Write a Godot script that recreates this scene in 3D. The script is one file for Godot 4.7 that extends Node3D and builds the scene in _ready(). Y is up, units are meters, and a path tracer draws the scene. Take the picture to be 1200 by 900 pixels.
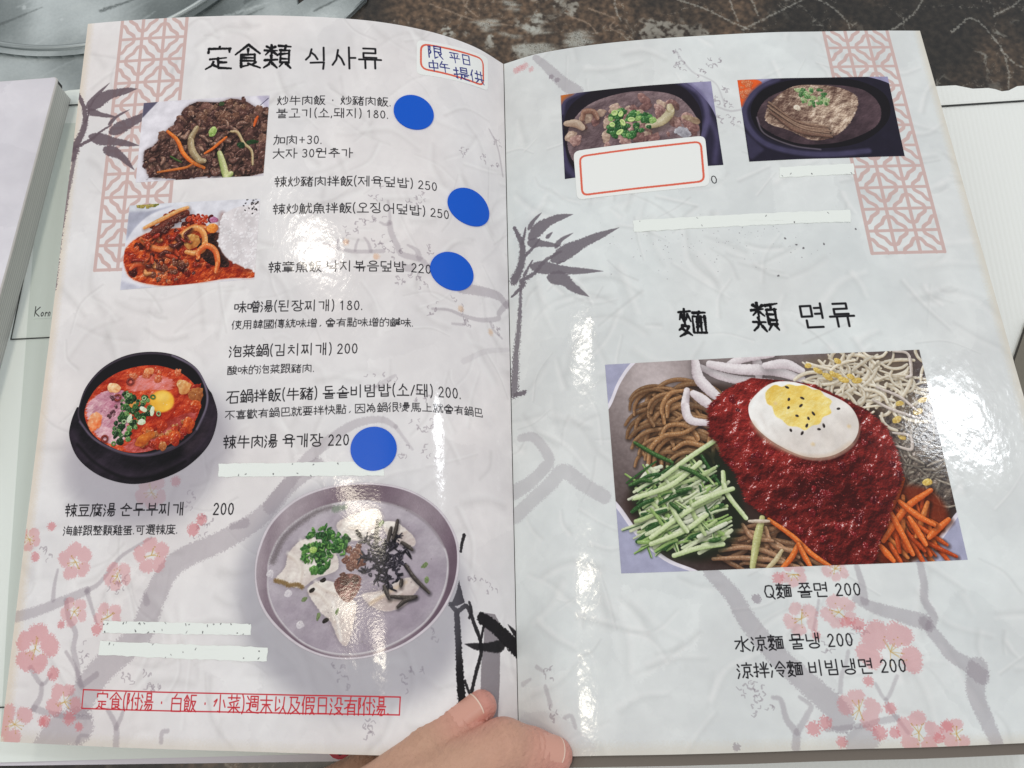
extends Node3D
# An open restaurant menu lying on a marble table, held at the foot of its fold by a hand. Units are metres, y is up; the fold runs along z at x = 0.

const CAM_AT := Vector3(-0.00022, 0.33308, 0.11374)
const CAM_TURN := Vector3(-1.26890, 0.01350, -0.02520)
const PW := 1104
const PH := 1600

# Cross-sections of the two pages, from left edge to right edge: head of the page (x, height) and foot of the page (x, height, z)
const HEAD := [[[-0.1872, 0.0342], [-0.1713, 0.0357], [-0.1553, 0.0368], [-0.1393, 0.0375], [-0.1233, 0.0379], [-0.1073, 0.0378], [-0.0913, 0.0369], [-0.0754, 0.0355], [-0.0596, 0.0331], [-0.0441, 0.0290], [-0.0293, 0.0231], [-0.0156, 0.0148], [-0.0040, 0.0038]], [[-0.0038, 0.0038], [0.0108, 0.0102], [0.0263, 0.0141], [0.0420, 0.0169], [0.0578, 0.0189], [0.0737, 0.0203], [0.0897, 0.0214], [0.1056, 0.0223], [0.1215, 0.0229], [0.1375, 0.0229], [0.1535, 0.0230], [0.1694, 0.0229], [0.1854, 0.0225]]]
const FOOT := [[[-0.1891, 0.0100, 0.1469], [-0.1730, 0.0115, 0.1476], [-0.1568, 0.0130, 0.1483], [-0.1406, 0.0145, 0.1489], [-0.1244, 0.0160, 0.1494], [-0.1082, 0.0175, 0.1498], [-0.0920, 0.0191, 0.1502], [-0.0758, 0.0208, 0.1506], [-0.0597, 0.0226, 0.1509], [-0.0435, 0.0241, 0.1513], [-0.0275, 0.0214, 0.1521], [-0.0130, 0.0144, 0.1532], [-0.0006, 0.0040, 0.1548]], [[-0.0005, 0.0040, 0.1548], [0.0135, 0.0146, 0.1533], [0.0305, 0.0187, 0.1526], [0.0481, 0.0199, 0.1524], [0.0657, 0.0207, 0.1521], [0.0833, 0.0214, 0.1517], [0.1009, 0.0221, 0.1512], [0.1185, 0.0228, 0.1508], [0.1361, 0.0236, 0.1505], [0.1537, 0.0241, 0.1500], [0.1713, 0.0245, 0.1494], [0.1889, 0.0248, 0.1489], [0.2065, 0.0250, 0.1483]]]
const HEAD_Z := -0.1485

var rng := RandomNumberGenerator.new()
var waves := FastNoiseLite.new()
var grain := FastNoiseLite.new()
var gloss_normal: NoiseTexture2D
var skin_normal: NoiseTexture2D

# ---------------------------------------------------------------- lettering: strokes on a 0..k (0..20) grid, characters put together from components
const HZ := {
"火": "465b g5d9 a1a9 a97f 7f2j abdf dfij", "少": "a1ad 5428 f4i8 iaeg eg4j", "牛": "5139 46i6 1cjc b1bk", "肉": "2k24 24i4 i4ij a1a7 a76b a7db ab6h acfh",
"飠": "a117 a1j7 a4a7 4j48 48g8 g8ge 4bgb 4ege 4jbh cgik", "食": "a018 a0j8 a4a7 5j58 58f8 f8fe 5bfb 5efe 5jbi agjk gfdh", "反": "41i1 414b 4b0k 58h8 h8dd dd5k 79ch chjk",
"豕": "12j2 b21a 56a9 a9bf bfaj aj7j b92e bd1j h6b9 cajj", "者": "34f4 9198 18j8 i20g 6k6c 6cgc gcgk 6ggg 6kgk", "力": "25h5 h5gg ggdj a0a5 a57e 7e1k",
"口": "23i3 i3ij ij2j 2j23", "大": "17j7 a0a8 a87e 7e1k a8de dejk", "辛": "a0a3 24h4 5578 f5d9 19j9 3ege a9ak", "束": "13j3 4d47 47g7 g7gd gd4d a0ak 9d1j bdjj",
"辣": "辛@009k 束@90kk", "扌": "26i6 b1bj bj7i 1dic", "半": "4277 g2d7 29i9 1eje a0ak", "魚": "8026 63e3 e397 3f37 37h7 h7hf hf3f a7af 3bhb 3h1k 8h8k chdk hhjk",
"尤": "16j6 9098 986d 6d1k c6ci cijj jjjf f1i3", "立": "a0a3 14i4 5678 f6d9", "早": "48g8 g8ge ge4e 4e48 4bgb 1hjh aeak", "章": "a0a2 22i2 6375 f3d6 16j6 早@04kk",
"未": "35h5 1aja a0ak 9a2j bajj", "味": "口@047e 未@70kk", "曾": "5072 f0d2 2b23 23i3 i3ib ib2b a3ab 5668 f6e8 4k4d 4dgd gdgk gk4k 4hgh", "噌": "口@047e 曾@70kk",
"氵": "42a5 189b 2kae", "昜": "50f0 f0f8 f858 5850 54f4 1aja 5a1f 4dhd hdhi hibk 9d3j dd8k", "湯": "氵@006k 昜@60kk", "亻": "d02a 878k", "吏": "12j2 4b45 45g5 g5gb gb4b a0ae ae7h 7h1k 5cbg bgjk",
"使": "亻@007k 吏@70kk", "用": "4142 414c 4c1k 41h1 h1hk hkfk 47h7 4dhd a1ak", "龺": "a0a6 33h3 46g6 g6ge ge4e 4e46 4aga 1hjh aeak", "韋": "a0a3 62f2 f2f5 15j5 57f7 f7fb fb5b 5b57 3dhd 3d3h 1hjh adak",
"韓": "龺@009k 韋@90kk", "國": "1k11 11j1 j1jk jk1k 35h5 4949 59a9 a9ad ad5d 5d59 3gbf b3cb cbfh fhhf g7ai e2g4", "專": "12j2 4a44 44g4 g4ga ga4a 47g7 a0ac 3dhc 1gjg ecek ekbk 5h8j", "傳": "亻@006k 專@60kk",
"糹": "a046 46c8 g43d 3dhc dafd 4g2k afbj gfij", "充": "a0a3 13j3 b449 49f8 d6h9 7a7e 7e1k caci cijj jjjf", "統": "糹@009k 充@90kk", "土": "49g9 a1ai 1iji", "增": "土@027j 曾@70kk",
"會": "a018 a0j8 65e5 2d27 27i7 i7id id2d a7ad 5k5f 5fff fffk fk5k 5hfh", "有": "14j4 a08a 8a1d 6k68 68g8 g8gk 6cgc 6ggg", "占": "a0a9 a4j4 4k49 49g9 g9gk gk4k",
"黑": "30h0 h0h8 h838 3830 a0af 34h4 2bib 1fjf 2h1k 7h8k chdk hhjk", "點": "黑@00bk 占@b0kk", "白": "a065 3k35 35h5 h5hk hk3k 3bhb", "勺": "6018 44i4 i4hh hhdk 8aec", "的": "白@009k 勺@90kk",
"鹵": "a0a5 a2h2 2k25 25i5 i5ik ik2k 69ei e96i a7a8 4c5d fcgd ahai", "咸": "24j4 343c 3c0k 67d7 6gca 6gcg cacg 6a6g 6aca e0fb fbig igkf i8dh h0i2", "鹹": "鹵@00ak 咸@a0kk",
"包": "6018 44i4 i4hc hcfd 58d8 d8dc dc5c 585j 5jij ijif", "泡": "氵@006k 包@60kk", "艹": "17j7 616d d1dd", "菜": "13j3 6065 e0e5 h639 4a6c a9ac g9ec 1eje abak 9e2k bejk",
"金": "a018 a0j8 57f7 2cic a7ai 3e5h heeh 1jjj", "咼": "4840 40g0 g0g8 a8a4 a4g4 1k18 18j8 j8jk jkgk 6c6h 6heh ehec ec6c", "鍋": "金@009k 咼@90kk", "酉": "12j2 828b 8b4d d2db dbhc 2k26 26i6 i6ik ik2k 2gig", "夋": "a026 26f5 e2i7 777a 7a1c d7da daia 8b2h 6dgd gdbi bi2k 7fci cijk",
"酸": "酉@009k 夋@90kk", "足": "30h0 h0h7 h730 3037 37h7 a7aj acic 4b4j 1kjh", "艮": "30g0 g0g9 39g9 34g4 303k 3kah a9de dejk hbdf", "跟": "足@009k 艮@90kk", "石": "12j2 9278 780f 6k6a 6aha hahk hk6k", "不": "12j2 b26a 6a1f a7ak caig",
"喜": "13j3 a0a6 46g6 58f8 f8fb fb5b 5b58 6c7e ecde 1fjf 4k4h 4hgh ghgk gk4k", "雚": "13j3 6065 e0e5 2686 8689 8929 2926 c6i6 i6i9 i9c9 c9c6 6a1f 4d4k aabc 4cic 4fif 4iii 4kjk bcbk", "欠": "7018 44i4 i4g8 a48c 8c1k 9adg dgjk", "歡": "雚@00bk 欠@b0kk",
"巴": "31h1 h1hb hb3b 313j 3jjj jjjf a1ab", "京": "a0a3 13j3 56f6 f6fc fc5c 5c56 acak ak7j 5e1j ffji", "就": "京@00ak 尤@a0kk", "要": "11j1 3b35 35h5 h5hb hb3b 818b c1cb 1dje 9b5h 5hhk fdci ci2k", "忄": "a0ak 452a d4h8", "夬": "34g4 g4gb 1bjb a0ab ab1k abdf dfjk", "快": "忄@006k 夬@60kk",
"因": "1k11 11j1 j1jk jk1k 48g8 a4a8 a84h abgh", "為": "3154 c08a 8a1h 35e5 e5d9 59g9 g9fd 3dhd hdhi hiek 4f3j 8f9i bfdh", "彳": "c026 d71d 8a8k", "很": "彳@007k 艮@70kk", "燙": "湯@00kc 火@3bhk", "馬": "41h1 414d a1ad 45g5 49g9 4djd jdij ijek 3g1k 7g7j afbi dffh",
"上": "a0ai a8h8 1iji", "豆": "22i2 4b46 46g6 g6gb gb4b 6d7h edch 1jjj", "腐": "a0a2 22j2 323c 3c0k 8458 777c a7i7 f4fc fcdc c9da 肉@5djk", "每": "6018 53i3 57h7 h7gk 573g 3gih 1cjc a79g", "海": "氵@006k 每@60kk", "羊": "5073 f0d3 24i4 39h9 1eje a4ak", "鮮": "魚@00ak 羊@a0kk",
"攵": "7018 55j5 e5bd bd2k 68cd cdjk", "正": "21h1 a1ai a9g9 595i 1iji", "整": "束@00aa 攵@a0ka 正@1bjk", "果": "4a40 40g0 g0ga ga4a 45g5 a0ak 1djd 9d2k bdjk", "頁": "11j1 a195 4f45 45g5 g5gf gf4f 48g8 4cgc 7g2k dgik", "顆": "果@009k 頁@90kk",
"奚": "h012 3355 a3a5 g3e5 a557 57c8 f84c 4chc 1eje ac7i 7i1k aejk", "隹": "7017 454k a0c4 45j5 4aia 4fif 4kjk c5ck", "雞": "奚@00ak 隹@a0kk", "蛋": "22h2 h2f5 a2a9 a5g5 5419 57a9 a9j9 4f4a 4bgb gbgf gf4f 4f4b a9aj 2kij ghhk", "可": "12j2 f2fk fkck 4d46 46b6 b6bd bd4d",
"辶": "2155 1969 696f 6f2i 5gaj ajkk", "巽": "1080 8084 8414 1017 1797 b0i0 i0i4 i4b4 b0b7 b7j8 2bib 696f e9ef 1fjf 7h3k dhhk", "選": "辶@00kk 巽@60kh", "度": "a0a2 22j2 323c 3c0k 58j8 959c e5ec 9cec 6fgf gfbi bi4k 8gci cijk",
"阝": "2k21 21b1 b177 77b9 b9ab ab5d", "付": "7019 464k 96k6 g0gj gjdj abce", "附": "阝@006k 付@60kk", "小": "a0ak ak7j 5518 561d f6ie", "周": "212d 2d0k 21i1 i1ij ijgk a3a9 55f5 49g9 6f6c 6cec ecef ef6f", "週": "辶@00kk 周@60kh",
"末": "15j5 4aga a0ak 9a2j bajj", "以": "313h 3h9d 8497 g1fc fc9k ecjk", "及": "31f1 f1d7 d7i7 i7fe fe5k 525c 5c1k 69cf cfjk", "叚": "1181 8186 8616 111k 1a8a 1e8d b1i1 i1i6 i6b6 aaia iafg fgak bceg egjk", "假": "亻@006k 叚@60kk", "日": "4j41 41g1 g1gj gj4j 4aga",
"没": "7177 772a 71f1 f1f8 f8j8 3cgc gcdg dg2k 6ddh dhjk", "沒": "氵@006k 没@60kk", "限": "阝@006k 艮@60kk", "平": "21i1 4569 g5e9 1bjb a1ak", "中": "2e25 25i5 i5ie ie2e a0ak", "午": "6018 55h5 1bjb a5ak",
"是": "40g0 g0g8 g848 4840 44g4 1bjb abah aege 5d1k 4gaj ajjk", "提": "扌@007k 是@70kk", "共": "25i5 606d e0ed 1djd 7f2k dfik", "供": "亻@006k 共@60kk", "麥": "22i2 a0ab 5428 5489 f4c8 f4i9 9b2g 5dfd fdai ai2k 6fci cijk", "面": "11j1 a185 2k25 25i5 i5ik ik2k 757k d5dk 7ada 7ede", "麵": "麥@00ak 面@a2ki",
"水": "a0ak ak7j 1686 861g i4b9 a7de dejj", "涼": "氵@006k 京@60kk", "冫": "3376 2k8c", "令": "a019 a0j9 78d8 3cgc gcdg 7fdk", "冷": "冫@006k 令@60kk", "拌": "扌@007k 半@70kk", "米": "43a8 g3a8 19j9 a0ak 9a2i bbji", "類": "米@00aa 大@0aak 頁@a0kk",
"疋": "49g9 a9aj adgd 6c5h 5h1k 6gbj bjkk", "定": "a0a2 2622 22i2 i2i6 疋@04kk", "飯": "飠@009k 反@90kk", "豬": "豕@009k 者@90kk", "加": "力@00bk 口@b4kh", "炒": "火@009k 少@90kk", "魷": "魚@00ak 尤@a0kk",
}
const LAT := {  # a glyph's own width in tenths of its height, then its strokes
	"0": [5.4, "a0522a5iakfiiaf2a0"], "1": [5.4, "44a0ak"], "2": [5.4, "3461a0e1h5g82kik"], "3": [5.4, "3260a0f1h5e989 99eahfejak6k2i"], "5": [5.4, "g05049b7g9iefjak6k2i"], "8": [5.4, "a05255a9f5f2a0 a94b2f5jakfjifgba9"],
	"(": [3.2, "g0744a7ggk"], ")": [3.2, "40d4gadg4k"], ",": [2.4, "ai6n"], ".": [2.4, "9j9k"], "/": [4.0, "i02k"], "+": [6.8, "3aha a3ah"], "·": [6.0, "a9ab"], "，": [7.0, "9h6k"], "Q": [7.4, "a0411a4jakgjjag1a0 cfkn"], " ": [2.8, ""],
}
const INI := ["22h2 h2gk", "22a2a29k c2j2 j2ik", "212i 2iii", "h121 212j 2jij", "9111 111j 1j9j j1b1 b1bj bjjj", "21h1 h1ha ha2a 2a2j 2jij", "21h1 h1hj hj2j 2j21", "212j 2jhj hjh1 29h9", "", "a07d 7d1k a7fc fcjk", "", "O", "11j1 b18c 8c1k b9jk", "1191 617b 7b0k 7a9k b1j1 g1gb gbbk gakk", "71d1 16j6 b68d 8d1k bcjk", "", "i121 212j 2jij 2aha", "11j1 616j d1dj 1jjj", ""]
const VOW := [["", "808k 8aja"], ["", "505k d0dk 5ada"], [], [], ["", "d0dk 2ada"], ["", "909k g0gk 1a9a"], ["", "d0dk 26d6 2ede"], [], ["a1ai 1iji", ""], [], ["a1ai 1iji", "505k d0dk 5ada"], ["a1ai 1iji", "a0ak"], [], ["12j2 a2ak", ""], ["12j2 a2ak", "d0dk 1cdc"], [], [], ["12j2 626k e2ek", ""], ["1aja", ""], ["1aja", "a0ak"], ["", "a0ak"]]
const FIN := {1: 0, 2: 1, 4: 2, 7: 3, 8: 5, 16: 6, 17: 7, 19: 9, 21: 11, 22: 12, 25: 16, 26: 17}
const GRID := "0123456789abcdefghijklmno"


func _ready() -> void:
	var cam := Camera3D.new()
	cam.name = "camera"
	cam.position = CAM_AT
	cam.rotation = CAM_TURN
	cam.fov = 50.0
	cam.near = 0.02
	cam.far = 20.0
	add_child(cam)
	var we := WorldEnvironment.new()
	we.name = "room_air"
	var env := Environment.new()
	env.background_mode = Environment.BG_COLOR
	env.background_color = Color(0.975, 0.985, 1.0)
	env.background_energy_multiplier = 0.66
	env.tonemap_mode = Environment.TONE_MAPPER_LINEAR
	env.tonemap_exposure = 1.0
	env.sdfgi_enabled = true
	env.ssao_enabled = true
	env.ssil_enabled = true
	we.environment = env
	add_child(we)
	# the restaurant's ceiling lamps, 1.85 m above the table
	lamp(Vector3(1.13, 1.85, -0.45), Vector2(0.22, 0.14), 0.56, Color(0.97, 0.985, 1.0))
	lamp(Vector3(-0.45, 1.85, -0.72), Vector2(0.20, 0.075), 0.30, Color(1, 0.97, 0.92))
	lamp(Vector3(-0.50, 1.85, -0.08), Vector2(0.20, 0.05), 0.24, Color(1, 0.96, 0.88))
	lamp(Vector3(-0.55, 1.85, 0.20), Vector2(0.22, 0.055), 0.26, Color(1, 0.96, 0.88))
	rng.seed = 11
	waves.seed = 3
	waves.frequency = 1.0
	waves.fractal_octaves = 2
	grain.seed = 8
	grain.frequency = 0.35
	grain.fractal_octaves = 2
	gloss_normal = bumps(5, 0.045, 1024, 2.0, 4)
	skin_normal = bumps(6, 0.035, 512, 4.0, 5)
	build_table()
	build_surroundings()
	build_menu()
	build_hand()

func lamp(at: Vector3, size: Vector2, energy: float, tint: Color) -> void:
	var l := AreaLight3D.new()
	l.name = "ceiling_lamp_light"
	l.area_size = size
	l.light_energy = energy
	l.light_color = tint
	l.area_range = 6.0
	l.area_attenuation = 2.0
	l.shadow_enabled = true
	add_child(l, true)
	l.position = at
	l.rotation.x = -PI / 2

func bumps(seed_: int, freq: float, size: int, strength: float, octaves: int, as_normals := true) -> NoiseTexture2D:
	var n := FastNoiseLite.new()
	n.seed = seed_
	n.frequency = freq
	n.fractal_octaves = octaves
	var t := NoiseTexture2D.new()
	t.width = size
	t.height = size
	t.seamless = true
	t.as_normal_map = as_normals
	t.bump_strength = strength
	t.noise = n
	return t

# ---------------------------------------------------------------- a canvas to print on: a coverage mask is drawn, then laid down in a colour
class Canvas:
	var im: Image
	var w: int
	var h: int
	var m := PackedFloat32Array()
	var x0: int
	var y0: int
	var mw: int
	var mh: int
	var k := 1.0  # canvas pixels to a drawing unit
	var noise: FastNoiseLite
	var clod: FastNoiseLite

	func _init(w_: int, h_: int, col: Color, noise_: FastNoiseLite) -> void:
		w = w_
		h = h_
		noise = noise_
		clod = FastNoiseLite.new()
		clod.seed = 19
		clod.frequency = 0.35
		clod.fractal_octaves = 5
		clod.fractal_gain = 0.5
		im = Image.create_empty(w, h, false, Image.FORMAT_RGB8)
		im.fill(col)

	func texture() -> ImageTexture:
		return ImageTexture.create_from_image(im)

	func begin(area_: Rect2) -> void:
		var r := Rect2(area_.position * k, area_.size * k)
		x0 = clampi(int(floor(r.position.x)), 0, w)
		y0 = clampi(int(floor(r.position.y)), 0, h)
		mw = clampi(int(ceil(r.end.x)) + 1, 0, w) - x0
		mh = clampi(int(ceil(r.end.y)) + 1, 0, h) - y0
		mw = maxi(mw, 0)
		mh = maxi(mh, 0)
		m.resize(mw * mh)
		m.fill(0.0)

	func seg(a_: Vector2, b_: Vector2, ra_: float, rb_: float, soft_ := 0.6, rough := 0.0) -> void:
		var a := a_ * k
		var b := b_ * k
		var ra := ra_ * k
		var rb := rb_ * k
		var soft := soft_ if soft_ <= 0.6 else soft_ * k
		var pad := maxf(ra, rb) * (1.0 + rough) + soft + 1.0
		var ax := a.x - x0
		var ay := a.y - y0
		var dx := b.x - a.x
		var dy := b.y - a.y
		var l2 := maxf(dx * dx + dy * dy, 1e-6)
		var xa := maxi(0, int(minf(ax, ax + dx) - pad))
		var xb := mini(mw, int(maxf(ax, ax + dx) + pad) + 2)
		var ya := maxi(0, int(minf(ay, ay + dy) - pad))
		var yb := mini(mh, int(maxf(ay, ay + dy) + pad) + 2)
		for y in range(ya, yb):
			var py := y + 0.5 - ay
			var row := y * mw
			for x in range(xa, xb):
				var px := x + 0.5 - ax
				var t := (px * dx + py * dy) / l2
				t = 0.0 if t < 0.0 else (1.0 if t > 1.0 else t)
				var ex := px - t * dx
				var ey := py - t * dy
				var d := sqrt(ex * ex + ey * ey)
				var r := ra + (rb - ra) * t
				if rough > 0.0:
					r += r * rough * noise.get_noise_2d((x + x0) * 0.55 / k, (y + y0) * 0.55 / k)
				var c := (r - d) / (2.0 * soft) + 0.5
				if c > m[row + x]:
					m[row + x] = c if c < 1.0 else 1.0

	func line(pts: PackedVector2Array, r0: float, r1: float, soft := 0.6, rough := 0.0) -> void:
		var n := pts.size() - 1
		for i in n:
			seg(pts[i], pts[i + 1], lerpf(r0, r1, float(i) / n), lerpf(r0, r1, float(i + 1) / n), soft, rough)

	func fill(pts_: PackedVector2Array, rough := 0.0) -> void:  # even-odd, four lines a pixel
		var pts := pts_.duplicate()
		var n := pts.size()
		for i in n:
			pts[i] *= k
		for y in mh:
			for sub in 4:
				var py := y0 + y + (sub + 0.5) / 4.0
				var xs := []
				for i in n:
					var p := pts[i]
					var q := pts[(i + 1) % n]
					if (p.y <= py) != (q.y <= py):
						xs.append(p.x + (py - p.y) * (q.x - p.x) / (q.y - p.y) - x0 + rough * noise.get_noise_2d(p.x * 0.3 + i * 9.0, py))
				xs.sort()
				for k in range(0, xs.size() - 1, 2):
					var xa: float = maxf(xs[k], 0.0)
					var xb: float = minf(xs[k + 1], mw)
					for x in range(int(xa), mini(int(xb) + 1, mw)):
						m[y * mw + x] = minf(1.0, m[y * mw + x] + 0.25 * clampf(minf(xb, x + 1) - maxf(xa, x), 0.0, 1.0))

	func soften(r_: int) -> void:  # a box blur of the mask, along and down
		var r := int(r_ * k)
		var t := PackedFloat32Array()
		t.resize(mw * mh)
		for pass_ in 2:
			for y in mh:
				var acc := 0.0
				for x in range(-r, mw):
					if x + r < mw:
						acc += m[y * mw + x + r]
					if x - r - 1 >= 0:
						acc -= m[y * mw + x - r - 1]
					if x >= 0:
						t[y * mw + x] = acc / (2 * r + 1)
			for x in mw:
				var acc := 0.0
				for y in range(-r, mh):
					if y + r < mh:
						acc += t[(y + r) * mw + x]
					if y - r - 1 >= 0:
						acc -= t[(y - r - 1) * mw + x]
					if y >= 0:
						m[y * mw + x] = acc / (2 * r + 1)

	func lay(col: Color, al := 1.0, speckle := 0.0) -> void:
		for y in mh:
			for x in mw:
				var a := m[y * mw + x] * al
				if a > 0.004:
					if speckle > 0.0:
						a *= clampf(1.0 + speckle * noise.get_noise_2d((x + x0) * 1.7, (y + y0) * 1.7), 0.0, 1.0)
					im.set_pixel(x + x0, y + y0, im.get_pixel(x + x0, y + y0).lerp(col, a))

	func box_of(pts: PackedVector2Array, pad: float) -> Rect2:
		var r := Rect2(pts[0], Vector2.ZERO)
		for p in pts:
			r = r.expand(p)
		return r.grow(pad)

	func stroke(pts: PackedVector2Array, r0: float, r1: float, col: Color, al := 1.0, rough := 0.0, speckle := 0.0, soft := 0.6) -> void:
		begin(box_of(pts, maxf(r0, r1) * (1.0 + rough) + soft + 2.0))
		line(pts, r0, r1, soft, rough)
		lay(col, al, speckle)

	func area(pts: PackedVector2Array, col: Color, al := 1.0, rough := 0.0, blur := 0, speckle := 0.0) -> void:
		begin(box_of(pts, 2.0 + rough + blur * 3))
		fill(pts, rough)
		if blur > 0:
			soften(blur)
		lay(col, al, speckle)

	func dot(c: Vector2, r: float, col: Color, al := 1.0, rough := 0.0, soft := 0.6) -> void:
		begin(Rect2(c, Vector2.ZERO).grow(r * (1.0 + rough) + soft + 2))
		seg(c, c + Vector2(0.01, 0), r, r, soft, rough)
		lay(col, al)

	# what a printed photograph shows: a rounded strand, a rounded lump, a rough glistening mass
	func strand(pts: PackedVector2Array, r: float, lit: Color, dark: Color, shine := 0.3, under := 0.35, taper := 0.3) -> void:
		if under > 0.0:
			var low := pts.duplicate()
			for i in low.size():
				low[i] += Vector2(r * 0.35, r * 0.6)
			stroke(low, r * 1.15, r * 1.15, dark.darkened(0.6), under, 0.0, 0.0, r * 0.7)
		var n := pts.size() - 1
		var tone := 0.10 * noise.get_noise_2d(pts[0].x * 3.1, pts[0].y * 2.7)
		for i in n:
			var a := pts[i]
			var b := pts[i + 1]
			var d := b - a
			var l2 := maxf(d.length_squared(), 1e-6)
			var side := Vector2(-d.y, d.x).normalized()
			if side.y > 0.0 or (side.y == 0.0 and side.x > 0.0):
				side = -side
			for y in range(maxi(0, int(minf(a.y, b.y) - r - 1)), mini(h, int(maxf(a.y, b.y) + r + 2))):
				for x in range(maxi(0, int(minf(a.x, b.x) - r - 1)), mini(w, int(maxf(a.x, b.x) + r + 2))):
					var p := Vector2(x + 0.5, y + 0.5) - a
					var t := clampf(p.dot(d) / l2, 0.0, 1.0)
					var e := p - d * t
					var along := (i + t) / n
					var n1 := noise.get_noise_2d(x * 0.35 + 20, y * 0.35)
					var rr := r * (1.0 - taper + taper * sin(PI * clampf(along, 0.0, 1.0))) * (1.0 + 0.07 * n1)
					var cov := clampf(rr - e.length() + 0.5, 0.0, 1.0)
					if cov <= 0.0:
						continue
					var u := e.dot(side) / rr
					var n2 := noise.get_noise_2d(x * 1.1, y * 1.1)
					var c := dark.lerp(lit, clampf(0.70 + tone + 0.34 * u - 0.30 * u * u * u * u + 0.15 * n1 + 0.07 * n2, 0.0, 1.1))
					var s := clampf(1.0 - absf(u - 0.3) * 2.6, 0.0, 1.0) * shine * clampf(1.6 * noise.get_noise_2d(x * 0.5 + 50, y * 0.5) + 0.25, 0.0, 1.0)
					c = c.lerp(Color(1, 1, 0.97), s)
					im.set_pixel(x, y, im.get_pixel(x, y).lerp(c, cov))

	func lump(c: Vector2, rx: float, ry: float, turn: float, lit: Color, dark: Color, shine := 0.3, rough := 0.3, under := 0.4) -> void:
		var ca := cos(turn)
		var sa := sin(turn)
		var big := maxf(rx, ry) * (1.15 + rough)
		var f := 2.2 / big
		for y in range(maxi(0, int(c.y - big)), mini(h, int(c.y + big) + 1)):
			for x in range(maxi(0, int(c.x - big)), mini(w, int(c.x + big) + 1)):
				var dx := x + 0.5 - c.x
				var dy := y + 0.5 - c.y
				var u := (dx * ca + dy * sa) / rx
				var v := (-dx * sa + dy * ca) / ry
				var n := clod.get_noise_2d(x * f + rx * 7.0, y * f + c.x)
				var q := u * u + v * v + rough * n * 2.4
				if q > 1.35:
					continue
				var old := im.get_pixel(x, y)
				var cov := clampf((1.0 - q) * minf(rx, ry) * 0.6 + 0.5, 0.0, 1.0)
				if under > 0.0 and q > 0.8 and dy > -ry * 0.3:
					old = old.lerp(dark.darkened(0.6), under * clampf((1.35 - q) * 1.8, 0.0, 1.0))
				var n2 := clod.get_noise_2d(x * f * 3.0, y * f * 3.0 + 70)
				var n3 := n2 - clod.get_noise_2d((x + 1.2) * f * 3.0, (y + 1.2) * f * 3.0 + 70)
				var lf := clampf(0.52 - 0.20 * dx / big - 0.32 * dy / big + 0.42 * n2 - 0.55 * n3, 0.0, 1.0)
				var col := dark.lerp(lit, lf)
				if shine > 0.0:
					col = col.lerp(Color(1, 0.98, 0.95), clampf((lf - 0.9 * n3 - 0.92) * 3.0, 0.0, 1.0) * shine)
				im.set_pixel(x, y, old.lerp(col, cov))

	func mass(pts: PackedVector2Array, freq: float, lit: Color, dark: Color, shine := 0.5, edge := 4.0, depth := 1.0, dim := Vector2.ZERO) -> void:
		begin(box_of(pts, edge + 3.0))
		fill(pts, edge)
		var e := 2.0 * freq
		for y in mh:
			for x in mw:
				var a := m[y * mw + x]
				if a <= 0.0:
					continue
				var px := (x + x0) * freq
				var py := (y + y0) * freq
				var n := clod.get_noise_2d(px, py)
				var gx := (clod.get_noise_2d(px + e, py) - n) / (e * 3.0 + 0.12)
				var gy := (clod.get_noise_2d(px, py + e) - n) / (e * 3.0 + 0.12)
				var big := clod.get_noise_2d(px * 0.2 + 30, py * 0.2)
				var lf := clampf(0.46 + depth * (gx * 0.5 + gy) + 0.40 * n + 0.55 * big + dim.x * (float(x) / mw - 0.5) + dim.y * (float(y) / mh - 0.5), 0.0, 1.0)
				var col := dark.lerp(lit, lf)
				var s := clampf((depth * (gx + gy * 1.2) - 0.46 + 0.5 * n + 0.3 * big) * 3.0, 0.0, 1.0) * shine
				col = col.lerp(Color(1, 0.95, 0.95), s)
				im.set_pixel(x + x0, y + y0, im.get_pixel(x + x0, y + y0).lerp(col, a))

	func finish(punch := 0.25, mottle := 0.10) -> void:  # the tone curve, grain and uneven light of a printed photograph
		for y in h:
			for x in w:
				var c := im.get_pixel(x, y)
				var k := 1.0 + mottle * clod.get_noise_2d(x * 0.06, y * 0.06) * 2.0 + 0.05 * noise.get_noise_2d(x * 2.3, y * 2.3)
				var r := clampf(c.r * k, 0.0, 1.0)
				var g := clampf(c.g * k, 0.0, 1.0)
				var b := clampf(c.b * k, 0.0, 1.0)
				r = lerpf(r, r * r * (3.0 - 2.0 * r), punch)
				g = lerpf(g, g * g * (3.0 - 2.0 * g), punch)
				b = lerpf(b, b * b * (3.0 - 2.0 * b), punch)
				im.set_pixel(x, y, Color(r, g, b))

	func heap(pts: PackedVector2Array, count: int, rmin: float, rmax: float, cols: Array, darks: Array, rg: RandomNumberGenerator, shine := 0.25, rough := 0.35, slim := 0.65) -> void:
		var r := box_of(pts, 0.0)
		var spots := []
		var tries := 0
		while spots.size() < count and tries < count * 12:
			tries += 1
			var p := Vector2(rg.randf_range(r.position.x, r.end.x), rg.randf_range(r.position.y, r.end.y))
			if Geometry2D.is_point_in_polygon(p, pts):
				spots.append(p)
		spots.sort_custom(func(p, q): return p.y + p.x * 0.01 < q.y + q.x * 0.01)
		for p in spots:
			var k := rg.randi() % cols.size()
			var rr := rg.randf_range(rmin, rmax)
			lump(p, rr, rr * rg.randf_range(slim, 1.0), rg.randf() * TAU, cols[k], darks[k], shine, rough)

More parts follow.
